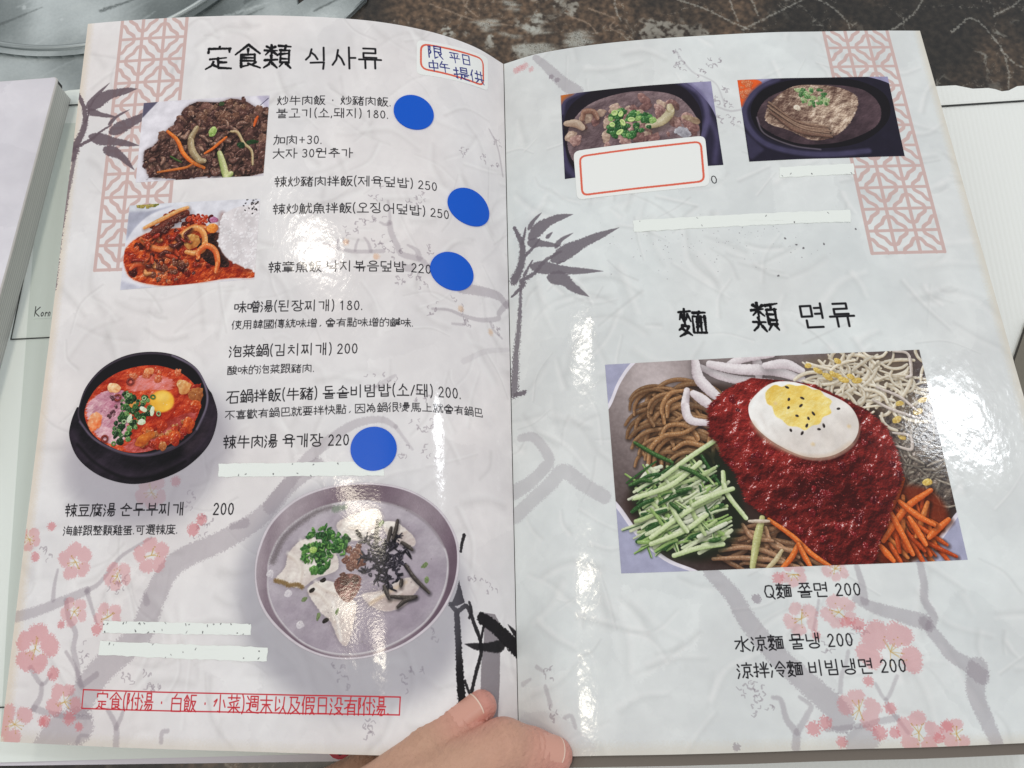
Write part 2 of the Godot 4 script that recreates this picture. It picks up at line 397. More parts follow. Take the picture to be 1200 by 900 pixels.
func pv(s: String) -> PackedVector2Array:
	var f := s.split_floats(" ", false)
	var o := PackedVector2Array()
	for i in range(0, f.size() - 1, 2):
		o.append(Vector2(f[i], f[i + 1]))
	return o

func pv3(s: String) -> Array:
	var f := s.split_floats(" ", false)
	var o := []
	for i in range(0, f.size() - 2, 3):
		o.append(Vector3(f[i], f[i + 1], f[i + 2]))
	return o

func curve(pts: PackedVector2Array, closed := false, n := 6) -> PackedVector2Array:  # a smooth line through the points
	var o := PackedVector2Array()
	var c := pts.size()
	for i in (c if closed else c - 1):
		var p1 := pts[i]
		var p2 := pts[(i + 1) % c]
		var p0 := pts[(i - 1 + c) % c] if closed or i > 0 else p1 * 2.0 - p2
		var p3 := pts[(i + 2) % c] if closed or i + 2 < c else p2 * 2.0 - p1
		for k in n:
			o.append(p1.cubic_interpolate(p2, p0, p3, float(k) / n))
	if not closed:
		o.append(pts[c - 1])
	return o

func oval(c: Vector2, rx: float, ry: float, turn := 0.0, n := 40) -> PackedVector2Array:
	var o := PackedVector2Array()
	for i in n:
		o.append(c + Vector2(cos(TAU * i / n) * rx, sin(TAU * i / n) * ry).rotated(turn))
	return o

func rgb(r: int, g: int, b: int) -> Color:
	return Color8(r, g, b)

# ---------------------------------------------------------------- glyphs
var glyphs := {}

func code(t: String) -> PackedVector2Array:
	var o := PackedVector2Array()
	for i in range(0, t.length() - 1, 2):
		o.append(Vector2(GRID.find(t[i]), GRID.find(t[i + 1])) / 20.0)
	return o

func put_in(from: Array, r: Rect2) -> Array:
	var o := []
	for s in from:
		var q := PackedVector2Array()
		for p in s:
			q.append(r.position + p * r.size)
		o.append(q)
	return o

func tokens(t: String) -> Array:
	var o := []
	for s in t.split(" ", false):
		if s == "O":
			var q := oval(Vector2(0.5, 0.5), 0.44, 0.46, 0.0, 14)
			q.append(q[0])
			o.append(q)
		elif "@" in s:
			var a := Vector2(GRID.find(s[2]), GRID.find(s[3])) / 20.0
			var b := Vector2(GRID.find(s[4]), GRID.find(s[5])) / 20.0
			o.append_array(put_in(glyph(s[0]), Rect2(a, b - a)))
		else:
			o.append(code(s))
	return o

func glyph(ch: String) -> Array:  # strokes in a unit box
	if glyphs.has(ch):
		return glyphs[ch]
	var o := []
	var u := ch.unicode_at(0) - 0xAC00
	if u >= 0 and u < 11172:
		var ini := tokens("O" if u / 588 == 11 else INI[u / 588])
		var v: Array = VOW[u / 28 % 21]
		var f := u % 28
		var tall: bool = v[1] != ""
		var wide: bool = v[0] != ""
		var low := 0.60 if f else 1.0
		if tall and not wide:
			o.append_array(put_in(ini, Rect2(0.02, 0.06 if f else 0.12, 0.52, 0.48 if f else 0.7)))
			o.append_array(put_in(tokens(v[1]), Rect2(0.54, 0, 0.46, low)))
		elif wide and not tall:
			o.append_array(put_in(ini, Rect2(0.17, 0.02, 0.66, 0.34 if f else 0.48)))
			o.append_array(put_in(tokens(v[0]), Rect2(0, 0.38 if f else 0.52, 1, 0.24 if f else 0.46)))
		else:
			o.append_array(put_in(ini, Rect2(0.05, 0.03, 0.5, 0.32 if f else 0.46)))
			o.append_array(put_in(tokens(v[0]), Rect2(0, 0.36 if f else 0.5, 0.62, 0.24 if f else 0.34)))
			o.append_array(put_in(tokens(v[1]), Rect2(0.56, 0, 0.44, 0.64 if f else 1.0)))
		if f:
			var k: int = FIN[f]
			o.append_array(put_in(tokens("O" if k == 11 else INI[k]), Rect2(0.16, 0.66, 0.72, 0.34)))
	elif LAT.has(ch):
		o = tokens(LAT[ch][1])
	elif HZ.has(ch):
		o = tokens(HZ[ch])
	glyphs[ch] = o
	return o

func write(cv: Canvas, s: String, at: String, size: float, col: Color, weight := 0.036, al := 0.95, jitter := 0.0, brush := 0.0) -> void:
	var ends := pv(at)
	var dir := (ends[1] - ends[0]).normalized()
	var down := Vector2(-dir.y, dir.x)
	var total := 0.0
	for ch in s:
		total += LAT[ch][0] * 0.1 if LAT.has(ch) else 1.0
	var k := (ends[1] - ends[0]).length() / (total * size)
	var x := 0.0
	for ch in s:
		var adv: float = (LAT[ch][0] * 0.1 if LAT.has(ch) else 1.0) * size * k
		var box := Rect2(x + adv * 0.035, -0.47 * size, adv * 0.93, 0.94 * size)
		if LAT.has(ch):
			box = Rect2(x + adv * 0.1, -0.36 * size, adv * 0.8, 0.76 * size)
			if ch == "(" or ch == ")":
				box = Rect2(x + adv * 0.2, -0.5 * size, adv * 0.6, 1.02 * size)
		var list := put_in(glyph(ch), box)
		cv.begin(cv.box_of(PackedVector2Array([ends[0] + dir * x, ends[0] + dir * (x + adv)]), size * 0.75))
		for st in list:
			var line := PackedVector2Array()
			for p in st:
				line.append(ends[0] + dir * (p.x + rng.randf_range(-1, 1) * jitter * size) + down * (p.y + rng.randf_range(-1, 1) * jitter * size))
			var r := weight * size
			if brush > 0.0:
				cv.line(curve(line, false, 4) if line.size() > 2 else line, r * (1.0 + brush * rng.randf_range(0.1, 0.9)), r * (1.0 - brush * rng.randf_range(0.0, 0.5)), 0.6, 0.2)
			else:
				cv.line(line, r, r)
		cv.lay(col, al)
		x += adv

# ---------------------------------------------------------------- the pages as surfaces
func ease_along(rows: Array, s: float) -> Vector3:
	var n := rows.size() - 1
	var a := clampf(s, -0.02, 1.02) * n
	var i := clampi(int(floor(a)), 0, n - 1)
	var f := a - i
	var p := []
	for k in [-1, 0, 1, 2]:
		var j: int = i + k
		var r: Array = rows[clampi(j, 0, n)]
		var v := Vector3(r[0], r[1], r[2] if r.size() > 2 else HEAD_Z)
		if j < 0 or j > n:
			var e: Array = rows[1 if j < 0 else n - 1]
			v = v * 2.0 - Vector3(e[0], e[1], e[2] if e.size() > 2 else HEAD_Z)
		p.append(v)
	return p[1].cubic_interpolate(p[2], p[0], p[3], f)

func page_base(pg: int, s: float, v: float) -> Vector3:
	return ease_along(HEAD[pg], s).lerp(ease_along(FOOT[pg], s), v)

func page_normal(pg: int, s: float, v: float) -> Vector3:
	var e := 0.004
	var a := page_point(pg, s + e, v) - page_point(pg, s - e, v)
	var b := page_point(pg, s, v + e) - page_point(pg, s, v - e)
	return b.cross(a).normalized()

func page_point(pg: int, s: float, v: float) -> Vector3:
	var p := page_base(pg, s, v)
	var a := waves.get_noise_2d(s * 13.0 + pg * 40.0, v * 19.0)
	var b := waves.get_noise_2d(s * 4.0 + 90.0, v * 5.0 + pg * 30.0)
	p.y += a * 0.00002 + b * 0.00018 * clampf(v * 4.0, 0.0, 1.0)
	return p

func mesh_from(vs: PackedVector3Array, ns: PackedVector3Array, uvs: PackedVector2Array, ix: PackedInt32Array, mat: Material, into: ArrayMesh = null) -> ArrayMesh:
	for k in range(0, ix.size(), 3):  # front faces run clockwise about their normals
		var p := vs[ix[k]]
		if (vs[ix[k + 2]] - p).cross(vs[ix[k + 1]] - p).dot(ns[ix[k]] + ns[ix[k + 1]] + ns[ix[k + 2]]) < 0.0:
			var swap := ix[k + 1]
			ix[k + 1] = ix[k + 2]
			ix[k + 2] = swap
	var a := []
	a.resize(Mesh.ARRAY_MAX)
	a[Mesh.ARRAY_VERTEX] = vs
	a[Mesh.ARRAY_NORMAL] = ns
	if uvs.size():
		a[Mesh.ARRAY_TEX_UV] = uvs
	a[Mesh.ARRAY_INDEX] = ix
	var m := into if into else ArrayMesh.new()
	m.add_surface_from_arrays(Mesh.PRIMITIVE_TRIANGLES, a)
	m.surface_set_material(m.get_surface_count() - 1, mat)
	return m

func part(called: String, m: Mesh, parent: Node, label := "") -> MeshInstance3D:
	var o := MeshInstance3D.new()
	o.name = called
	o.mesh = m
	parent.add_child(o, true)
	if label:
		o.set_meta("label", label)
	return o

func thing(called: String, label: String, category: String, group := "") -> Node3D:
	var o := Node3D.new()
	o.name = called
	add_child(o, true)
	o.set_meta("label", label)
	o.set_meta("category", category)
	if group:
		o.set_meta("group", group)
	return o

# a sheet of paper following page pg, from its upper side down by thick; reach grows it past the page's own edges
func page_sheet(pg: int, drop: float, thick: float, s0: float, s1: float, v0: float, v1: float, top: Material, edge: Material, ns := 64, nv := 88) -> ArrayMesh:
	var vs := PackedVector3Array()
	var nn := PackedVector3Array()
	var uv := PackedVector2Array()
	var ix := PackedInt32Array()
	for j in nv + 1:
		for i in ns + 1:
			var s := lerpf(s0, s1, float(i) / ns)
			var v := lerpf(v0, v1, float(j) / nv)
			var n := page_normal(pg, clampf(s, 0.005, 0.995), v)
			vs.append(page_point(pg, s, v) - n * drop)
			nn.append(n)
			uv.append(Vector2(s, v))
	for j in nv:
		for i in ns:
			var k := j * (ns + 1) + i
			ix.append_array([k, k + 1, k + ns + 2, k, k + ns + 2, k + ns + 1])
	var m := mesh_from(vs, nn, uv, ix, top)
	# under side and edges
	var us := PackedVector3Array()
	var un := PackedVector3Array()
	var ux := PackedInt32Array()
	for k in vs.size():
		us.append(vs[k] - nn[k] * thick)
		un.append(-nn[k])
	for k in range(0, ix.size(), 3):
		ux.append_array([ix[k], ix[k + 2], ix[k + 1]])
	var ring := []
	for i in ns:
		ring.append(i)
	for j in nv:
		ring.append(j * (ns + 1) + ns)
	for i in ns:
		ring.append(nv * (ns + 1) + ns - i)
	for j in nv:
		ring.append((nv - j) * (ns + 1))
	var mid := vs[(nv / 2) * (ns + 1) + ns / 2]
	for k in ring.size():
		var a: int = ring[k]
		var b: int = ring[(k + 1) % ring.size()]
		var out_ := (vs[b] - vs[a]).cross(Vector3.UP).normalized()
		if out_.dot(vs[a] - mid) < 0.0:
			out_ = -out_
		var at := us.size()
		us.append_array([vs[a], vs[b], vs[b] - nn[b] * thick, vs[a] - nn[a] * thick])
		un.append_array([out_, out_, out_, out_])
		ux.append_array([at, at + 2, at + 1, at, at + 3, at + 2])
	return mesh_from(us, un, PackedVector2Array(), ux, edge, m)

# something thin laid on page pg: outline in page pixels, up by off, its texture spread over frame
func laid_on(pg: int, outline: PackedVector2Array, frame: Rect2, off: float, top: Material, rings := 8, skirt := true, step := 14.0) -> ArrayMesh:
	var ol := PackedVector2Array()
	for i in outline.size():
		var a := outline[i]
		var b := outline[(i + 1) % outline.size()]
		var n := maxi(1, int(a.distance_to(b) / step))
		for k in n:
			ol.append(a.lerp(b, float(k) / n))
	var c := Vector2.ZERO
	for p in ol:
		c += p / ol.size()
	var vs := PackedVector3Array()
	var nn := PackedVector3Array()
	var uv := PackedVector2Array()
	var ix := PackedInt32Array()
	var n := ol.size()
	var area := 0.0
	for i in n:
		area += ol[i].cross(ol[(i + 1) % n])
	if area < 0.0:
		ol.reverse()
	for r in rings + 1:
		for i in n:
			var q := c.lerp(ol[i], float(r) / rings)
			var s := q.x / PW
			var v := q.y / PH
			var nor := page_normal(pg, s, v)
			vs.append(page_point(pg, s, v) + nor * off)
			nn.append(nor)
			uv.append((q - frame.position) / frame.size)
	for r in rings:
		for i in n:
			var a := r * n + i
			var b := r * n + (i + 1) % n
			ix.append_array([a, a + n, b + n, a, b + n, b])
	if skirt:
		var at := vs.size()
		for i in n:
			var k := rings * n + i
			vs.append(vs[k])
			vs.append(vs[k] - nn[k] * (off + 0.0001))
			var q := ol[i] - c
			var o := (nn[k] + Vector3(q.x, 0, q.y).normalized()).normalized()
			nn.append_array([o, o])
			uv.append_array([uv[k], uv[k]])
		for i in n:
			var a := at + i * 2
			var b := at + ((i + 1) % n) * 2
			ix.append_array([a, a + 1, b + 1, a, b + 1, b])
	return mesh_from(vs, nn, uv, ix, top)

# a flat sheet or block: outline (x, z) at height top, down by thick
func slab(outline: PackedVector2Array, top: float, thick: float, frame: Rect2, mat: Material, side: Material = null, bevel := 0.0) -> ArrayMesh:
	var ol := outline.duplicate()
	var area := 0.0
	for i in ol.size():
		area += ol[i].cross(ol[(i + 1) % ol.size()])
	if area < 0.0:
		ol.reverse()
	var inner := ol
	if bevel > 0.0:
		var shrunk := Geometry2D.offset_polygon(ol, -bevel, Geometry2D.JOIN_MITER)
		if shrunk.size() and shrunk[0].size() == ol.size():
			inner = shrunk[0]
			var best := 0
			for i in inner.size():
				if inner[i].distance_to(ol[0]) < inner[best].distance_to(ol[0]):
					best = i
			var turned := PackedVector2Array()
			for i in inner.size():
				turned.append(inner[(best + i) % inner.size()])
			inner = turned
			if inner[1].distance_to(ol[1]) > inner[inner.size() - 1].distance_to(ol[1]):
				inner.reverse()
				turned = PackedVector2Array([inner[inner.size() - 1]])
				turned.append_array(inner.slice(0, inner.size() - 1))
				inner = turned
	var vs := PackedVector3Array()
	var nn := PackedVector3Array()
	var uv := PackedVector2Array()
	for p in inner:
		vs.append(Vector3(p.x, top, p.y))
		nn.append(Vector3.UP)
		uv.append((p - frame.position) / frame.size)
	var tri := Geometry2D.triangulate_polygon(inner)
	var ix := PackedInt32Array()
	for k in range(0, tri.size(), 3):
		var a := inner[tri[k]]
		var b := inner[tri[k + 1]]
		var c := inner[tri[k + 2]]
		if (b - a).cross(c - a) > 0.0:
			ix.append_array([tri[k], tri[k + 1], tri[k + 2]])
		else:
			ix.append_array([tri[k], tri[k + 2], tri[k + 1]])
	var m := mesh_from(vs, nn, uv, ix, mat)
	vs = PackedVector3Array()
	nn = PackedVector3Array()
	uv = PackedVector2Array()
	ix = PackedInt32Array()
	var levels := [[inner, top], [ol, top - bevel], [ol, top - thick]] if bevel > 0.0 else [[ol, top], [ol, top - thick]]
	for l in levels.size() - 1:
		for i in ol.size():
			var j := (i + 1) % ol.size()
			var q0: PackedVector2Array = levels[l][0]
			var q1: PackedVector2Array = levels[l + 1][0]
			var a := Vector3(q0[i].x, levels[l][1], q0[i].y)
			var b := Vector3(q0[j].x, levels[l][1], q0[j].y)
			var c := Vector3(q1[j].x, levels[l + 1][1], q1[j].y)
			var d := Vector3(q1[i].x, levels[l + 1][1], q1[i].y)
			var nor := (b - a).cross(d - a).normalized()
			var mid := (ol[i] + ol[j]) * 0.5
			var e := ol[j] - ol[i]
			if nor.dot(Vector3(e.y, 0, -e.x)) < 0.0:
				nor = -nor
			var at := vs.size()
			vs.append_array([a, b, c, d])
			nn.append_array([nor, nor, nor, nor])
			var len_ := e.length()
			uv.append_array([Vector2(mid.y * 8.0, levels[l][1] * 60.0), Vector2(mid.y * 8.0 + len_ * 8.0, levels[l][1] * 60.0), Vector2(mid.y * 8.0 + len_ * 8.0, levels[l + 1][1] * 60.0), Vector2(mid.y * 8.0, levels[l + 1][1] * 60.0)])
			ix.append_array([at, at + 1, at + 2, at, at + 2, at + 3])
	return mesh_from(vs, nn, uv, ix, side if side else mat, m)

func plain(col: Color, rough: float, spec := 0.5) -> StandardMaterial3D:
	var m := StandardMaterial3D.new()
	m.albedo_color = col
	m.roughness = rough
	m.metallic_specular = spec
	return m

func gloss_print(tex: Texture2D, scale_ := 1.0, bump := 0.085) -> StandardMaterial3D:
	var m := StandardMaterial3D.new()
	m.albedo_texture = tex
	m.texture_repeat = false
	m.roughness = 0.10
	m.metallic_specular = 0.33
	m.normal_enabled = true
	m.normal_texture = gloss_normal
	m.normal_scale = bump
	return m

# ---------------------------------------------------------------- what is printed on the pages
func layer(kind: int, seed_: int, freq: float, w: int, h: int, octaves := 3, warp := 0.0) -> PackedByteArray:
	var n := FastNoiseLite.new()
	n.seed = seed_
	n.frequency = freq
	n.fractal_octaves = octaves
	if kind == 1:
		n.fractal_type = FastNoiseLite.FRACTAL_RIDGED
	if kind == 2:
		n.noise_type = FastNoiseLite.TYPE_CELLULAR
		n.cellular_return_type = FastNoiseLite.RETURN_CELL_VALUE
		n.fractal_type = FastNoiseLite.FRACTAL_NONE
	if kind == 3:
		n.noise_type = FastNoiseLite.TYPE_CELLULAR
		n.cellular_return_type = FastNoiseLite.RETURN_DISTANCE2_SUB
		n.fractal_type = FastNoiseLite.FRACTAL_NONE
	if warp > 0.0:
		n.domain_warp_enabled = true
		n.domain_warp_amplitude = warp
		n.domain_warp_frequency = freq * 0.8
		n.domain_warp_fractal_octaves = 3
	var im := n.get_image(w, h)
	im.convert(Image.FORMAT_L8)
	return im.get_data()

func crumpled_paper(w: int, h: int, seed_: int, col: Color, cool: Color, amount := 1.0) -> Image:  # the page background: a picture of crumpled rice paper
	var a := layer(1, seed_, 0.006, w, h, 3, 40.0)
	var b := layer(2, seed_ + 1, 0.013, w, h, 1, 30.0)
	var c := layer(0, seed_ + 2, 0.004, w, h, 2)
	var d := layer(3, seed_ + 3, 0.010, w, h, 1, 45.0)
	var e := layer(0, seed_ + 4, 0.05, w, h, 2)
	var f := layer(3, seed_ + 5, 0.024, w, h, 1, 34.0)
	var out := PackedByteArray()
	out.resize(w * h * 3)
	for i in w * h:
		var crease := clampf(1.0 - d[i] / 42.0, 0.0, 1.0)
		var t := (a[i] - 120) / 255.0 * 0.055 + (b[i] - 128) / 255.0 * 0.022 + (e[i] - 128) / 255.0 * 0.02 + (c[i] - 128) / 255.0 * 0.04
		var fine := clampf(1.0 - f[i] / 30.0, 0.0, 1.0) * clampf((a[i] - 90) / 90.0, 0.0, 1.0)
		t -= crease * crease * 0.012 * (c[i] / 255.0)
		t += crease * 0.010 * (1.0 - c[i] / 255.0)
		t += fine * (0.010 if b[i] > 128 else -0.010)
		t *= amount
		var k := c[i] / 255.0
		out[i * 3] = int(clampf(lerpf(col.r, cool.r, k) + t, 0, 1) * 255)
		out[i * 3 + 1] = int(clampf(lerpf(col.g, cool.g, k) + t, 0, 1) * 255)
		out[i * 3 + 2] = int(clampf(lerpf(col.b, cool.b, k) + t * 0.95, 0, 1) * 255)
	return Image.create_from_data(w, h, false, Image.FORMAT_RGB8, out)

func page_canvas(seed_: int, col: Color, cool: Color) -> Canvas:
	var half := photo(PW / 2, PH / 2, col)
	half.im = crumpled_paper(PW / 2, PH / 2, seed_, col, cool)
	var rg := RandomNumberGenerator.new()
	rg.seed = seed_
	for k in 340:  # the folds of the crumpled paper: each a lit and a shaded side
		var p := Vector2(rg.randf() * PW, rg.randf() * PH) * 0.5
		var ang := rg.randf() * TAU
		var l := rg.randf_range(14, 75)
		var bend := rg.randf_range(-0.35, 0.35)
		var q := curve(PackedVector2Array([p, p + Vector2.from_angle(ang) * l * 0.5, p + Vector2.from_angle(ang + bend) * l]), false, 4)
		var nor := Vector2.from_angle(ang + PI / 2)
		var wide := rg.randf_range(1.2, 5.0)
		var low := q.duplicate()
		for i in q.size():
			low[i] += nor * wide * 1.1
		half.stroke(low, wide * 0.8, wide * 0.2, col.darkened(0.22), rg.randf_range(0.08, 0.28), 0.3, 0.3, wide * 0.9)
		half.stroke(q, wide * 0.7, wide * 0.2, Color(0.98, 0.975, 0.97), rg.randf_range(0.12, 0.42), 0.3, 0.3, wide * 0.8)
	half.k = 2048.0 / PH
	half.w = int(PW * half.k)
	half.h = 2048
	half.im.resize(half.w, half.h, Image.INTERPOLATE_CUBIC)
	return half

const INK_MAUVE := Color(0.52, 0.47, 0.51)
const INK_ROSE := Color(0.83, 0.45, 0.47)

func blossom(cv: Canvas, at: String, r: float, al := 0.62, turn := 0.0, full := 5) -> void:
	for c in pv(at):
		cv.begin(Rect2(c, Vector2.ZERO).grow(r * 1.7))
		for k in full:
			var a := turn + TAU * k / 5.0 + rng.randf_range(-0.15, 0.15)
			var q := c + Vector2(cos(a), sin(a) * 0.9) * r * 0.66
			cv.seg(q, q + Vector2(cos(a + 1.3), sin(a + 1.3)) * r * 0.22, r * rng.randf_range(0.30, 0.44), r * rng.randf_range(0.28, 0.42), 1.4, 0.3)
		cv.lay(INK_ROSE.lerp(Color(0.85, 0.55, 0.56), rng.randf() * 0.4), al * 0.70, 0.4)
		for k in 9:
			var a := rng.randf() * TAU
			cv.stroke(PackedVector2Array([c, c + Vector2(cos(a), sin(a)) * r * rng.randf_range(0.25, 0.5)]), 0.9, 0.7, Color(0.80, 0.66, 0.40), 0.55)
			cv.dot(c + Vector2(cos(a), sin(a)) * r * rng.randf_range(0.35, 0.55), 1.3, Color(0.72, 0.55, 0.30), 0.6)

func branch(cv: Canvas, at: String, w0: float, w1: float, al := 0.50, rough := 0.24) -> void:
	var p := curve(pv(at))
	cv.stroke(p, w0 * 0.86, w1 * 0.86, INK_MAUVE, al * 0.68, rough, 0.25, 1.5)

func flecks(cv: Canvas, at: String, spread: float, n: int, al := 0.4) -> void:  # the sketched twig tips and leaf marks
	for c in pv(at):
		for k in n:
			var p := c + Vector2(rng.randf_range(-1, 1), rng.randf_range(-1, 1)) * spread
			var a := rng.randf() * TAU
			var q := PackedVector2Array([p, p + Vector2(cos(a), sin(a)) * rng.randf_range(3, 7), p + Vector2(cos(a + 0.7), sin(a + 0.7)) * rng.randf_range(6, 11)])
			cv.stroke(curve(q, false, 3), rng.randf_range(0.8, 2.4), 0.8, INK_MAUVE, al, 0.4)

func leaf_width(t: float) -> float:
	return sin(PI * pow(clampf(t, 0.0, 1.0), 0.62)) * (0.85 + 0.15 * sin(t * 9.0))

func bamboo_leaf(cv: Canvas, at: String, w: float, col: Color, al := 0.9) -> void:
	var p := curve(pv(at), false, 8)
	cv.begin(cv.box_of(p, w * 1.6 + 3))
	var n := p.size() - 1
	for i in n:
		var t0 := float(i) / n
		var t1 := float(i + 1) / n
		cv.seg(p[i], p[i + 1], w * leaf_width(t0) + 0.5, w * leaf_width(t1) + 0.5, 0.9, 0.2)
	cv.lay(col, al, 0.25)

func lattice(cv: Canvas, corner: Vector2, cell: Vector2, cols: int, rows: int, part_row := 0.0) -> void:
	var r := Rect2(corner, Vector2(cell.x * cols, cell.y * rows))
	cv.begin(r.grow(6))
	for i in cols + 1:
		cv.seg(corner + Vector2(cell.x * i, 0), corner + Vector2(cell.x * i, cell.y * rows), 4.2, 4.2)
	for j in rows + 1:
		cv.seg(corner + Vector2(0, cell.y * j), corner + Vector2(cell.x * cols, cell.y * j), 3.7, 3.7)
	for i in cols:
		for j in rows:
			var o := corner + Vector2(i, j) * cell
			var flip := (i + j) % 2 == 0
			for half in 2:
				var pts := []
				for q in [Vector2(0.0, 0.34), Vector2(0.16, 0.40), Vector2(0.26, 0.54), Vector2(0.32, 0.66), Vector2(0.46, 0.74), Vector2(0.60, 0.84), Vector2(0.66, 1.0)]:
					var g: Vector2 = q if half == 0 else Vector2(1.0 - q.x, 1.0 - q.y)
					if not flip:
						g.x = 1.0 - g.x
					pts.append(o + g * cell)
				for k in pts.size() - 1:
					cv.seg(pts[k], pts[k + 1], 4.5, 4.5)
	cv.lay(Color(0.80, 0.66, 0.635), 0.78, 0.2)

func fine_line(cv: Canvas, at: String, r: float, col: Color, al := 1.0) -> void:
	var p := pv(at)
	cv.stroke(p, r, r, col, al)

const INK := Color(0.06, 0.055, 0.07)

func left_print() -> Canvas:
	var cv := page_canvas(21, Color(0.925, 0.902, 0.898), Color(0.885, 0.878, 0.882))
	# worn, yellowed outer edge
	cv.begin(Rect2(0, 0, 30, PH))
	cv.seg(Vector2(-4, 0), Vector2(-4, PH), 16, 20, 9.0, 0.3)
	cv.lay(Color(0.87, 0.80, 0.70), 0.55, 0.5)
	cv.begin(Rect2(0, PH - 40, PW, 40))
	cv.seg(Vector2(0, PH + 4), Vector2(PW, PH + 4), 20, 12, 10.0, 0.3)
	cv.lay(Color(0.84, 0.80, 0.73), 0.5, 0.5)
	# lattice column at the head
	lattice(cv, Vector2(92.8, -6.0), Vector2(55.86, 57.41), 3, 11)
	# plum tree
	branch(cv, "103.4 1605.5 130.7 1572.2 164.9 1565", 34, 40, 0.5)
	branch(cv, "166.2 1517.7 202 1462.7 279.2 1394.4 307 1320.2 346.8 1254.2 452.3 1206.5 526.5 1161.9 585.8 1097.5 643.7 1058.3", 34, 18)
	branch(cv, "545.1 1141.6 620.4 1046.8 674.5 1002.9 723.4 973.2 779.8 964 811.7 978.5", 18, 6, 0.42)
	branch(cv, "-1.7 1364.7 44.4 1352.9 107 1329.6 155.4 1309.8", 13, 10)
	branch(cv, "155.4 1309.8 182.4 1293.6 220.4 1245.6 254.1 1223 288.2 1203.6", 6, 3)
	branch(cv, "81.4 1328.8 81.1 1298.5 84.7 1269.7", 6, 3)
	branch(cv, "155.5 1311.1 169.9 1340.9 184.3 1371.7", 6, 3)
	branch(cv, "110.6 1329.5 122.6 1366.8 140 1391.2 138.8 1421.9 151.1 1452 162.6 1487.9 195.7 1468.9", 6, 7)
	branch(cv, "123.1 1428.5 148.3 1458.2 166.8 1493.8", 4, 6)
	branch(cv, "48.3 1461.2 77.5 1490.6 96.5 1471.9", 7, 3)
	branch(cv, "77.5 1490.6 77.1 1514.7 65.8 1536.1", 5, 8)
	branch(cv, "65.8 1536.1 98.8 1543.8 141.8 1548.2 190.9 1547.6", 8, 5)
	branch(cv, "252.3 1598 248.3 1562.2 227.7 1533.5", 8, 5)
	branch(cv, "248.6 1565.1 257.1 1547.3 262.1 1529.5", 6, 4)
	branch(cv, "347.4 1588.1 347.8 1570.8 359.1 1567.6", 5, 5, 0.5)
	branch(cv, "168.5 1594.1 174 1582.2 191.4 1581.6", 6, 3, 0.45)
	branch(cv, "492.2 1174.7 464.5 1181", 12, 8, 0.45)
	branch(cv, "290.2 1329.7 284.7 1311.1", 9, 4, 0.4)
	branch(cv, "959.7 651.7 1005.8 647.9 1067.6 642.6 1095.7 656.4", 15, 11, 0.5)
	branch(cv, "1100.6 650 1071.4 683 1066.4 698.2 1013.2 716 967 716.1 931.1 709.5 889.7 712.3", 9, 3, 0.45)
	branch(cv, "974.4 724.6 967 736 938.3 740", 5, 3, 0.4)
	branch(cv, "1043.2 715 1051.9 729.4 1079.3 742.1", 5, 3, 0.4)
	branch(cv, "1097.3 764.3 1029 785.4 966.9 820.9", 6, 8, 0.16)
	branch(cv, "758.5 900.4 783.3 881.8 808.5 868.9 783.5 888", 4, 3, 0.3)
	branch(cv, "811.7 978.5 831.2 1001.7 850.4 1024.6", 5, 3, 0.3)
	branch(cv, "633 572.6 658.9 581.5 699.3 590 743 589.5 772.2 586.9", 4, 6, 0.42)
	branch(cv, "706.5 588 707.8 575 712.7 562", 4, 3, 0.42)
	branch(cv, "743 588.7 736.8 570.4 727.2 557.8", 5, 3, 0.42)
	branch(cv, "784.8 519.5 789.2 542 804.9 574.8 816.5 592.7 857.3 599.8 879.8 615.6", 8, 8, 0.42)
	branch(cv, "784.8 521.4 773.8 523.9 762.5 518.8", 5, 3, 0.4)
	branch(cv, "857.2 596 849.4 578.2 828.8 569.1", 9, 3, 0.4)
	branch(cv, "779.4 466.4 784 496.8 785.5 519.5", 4, 4, 0.35)
	branch(cv, "817.2 618.6 832 624.7 839.3 620.3", 10, 9, 0.4)
	branch(cv, "1047.2 215.9 1076.6 254.3 1093.1 325.4", 3, 3, 0.45)
	flecks(cv, "967.3 310.9 1026.7 306.2 1077 238.4 1065.4 305.9", 15, 5, 0.4)
	flecks(cv, "718.3 516.9 755 513.5 676.2 560.9 760.2 558.4 782.8 576.1 801.9 597.4 697.1 538.2 843 456.3 752.7 448.7 858 446.4 847.2 645.4 810.9 655.8 865.7 654.4 883 577.5", 14, 5, 0.4)
	flecks(cv, "889.7 709 959.7 690.8 967 736 1065.6 732.4 861.7 970.2 887 974.4 825.6 1025.7 887.8 1028.2 757.8 882 796.1 881.6 873.2 908.4", 16, 6, 0.36)
	flecks(cv, "367.6 1129.2 406.7 1168.1 394.7 1193.8 265.8 1467.2 308.2 1472.2 323.3 1483.7 169.4 1427.2 226 1296.2 219.5 1302.6 51.4 1241.2", 15, 6, 0.4)
	flecks(cv, "707.3 1450.3 715.3 1468.6 841 1472.8 867.8 1454 992.2 1270.1 1035.8 1286.1 901.2 1378.8 774.8 1551.7 768.3 1563.7", 14, 5, 0.4)
	blossom(cv, "123 1253.1 291.7 1238.7", 36, 0.62, 0.5)
	blossom(cv, "220.6 1280.5 131.5 1351 208 1360.1", 29, 0.55, 0.2)
	blossom(cv, "54.1 1424.2", 46, 0.72, 0.9)
	blossom(cv, "131.4 1521.8", 36, 0.66, 2.4, 4)
	blossom(cv, "27.3 1567.4", 40, 0.66, 1.4, 4)
	blossom(cv, "9.8 1209.2", 25, 0.6, 0.1)
	blossom(cv, "279.1 1112.7", 34, 0.5, 0.1)
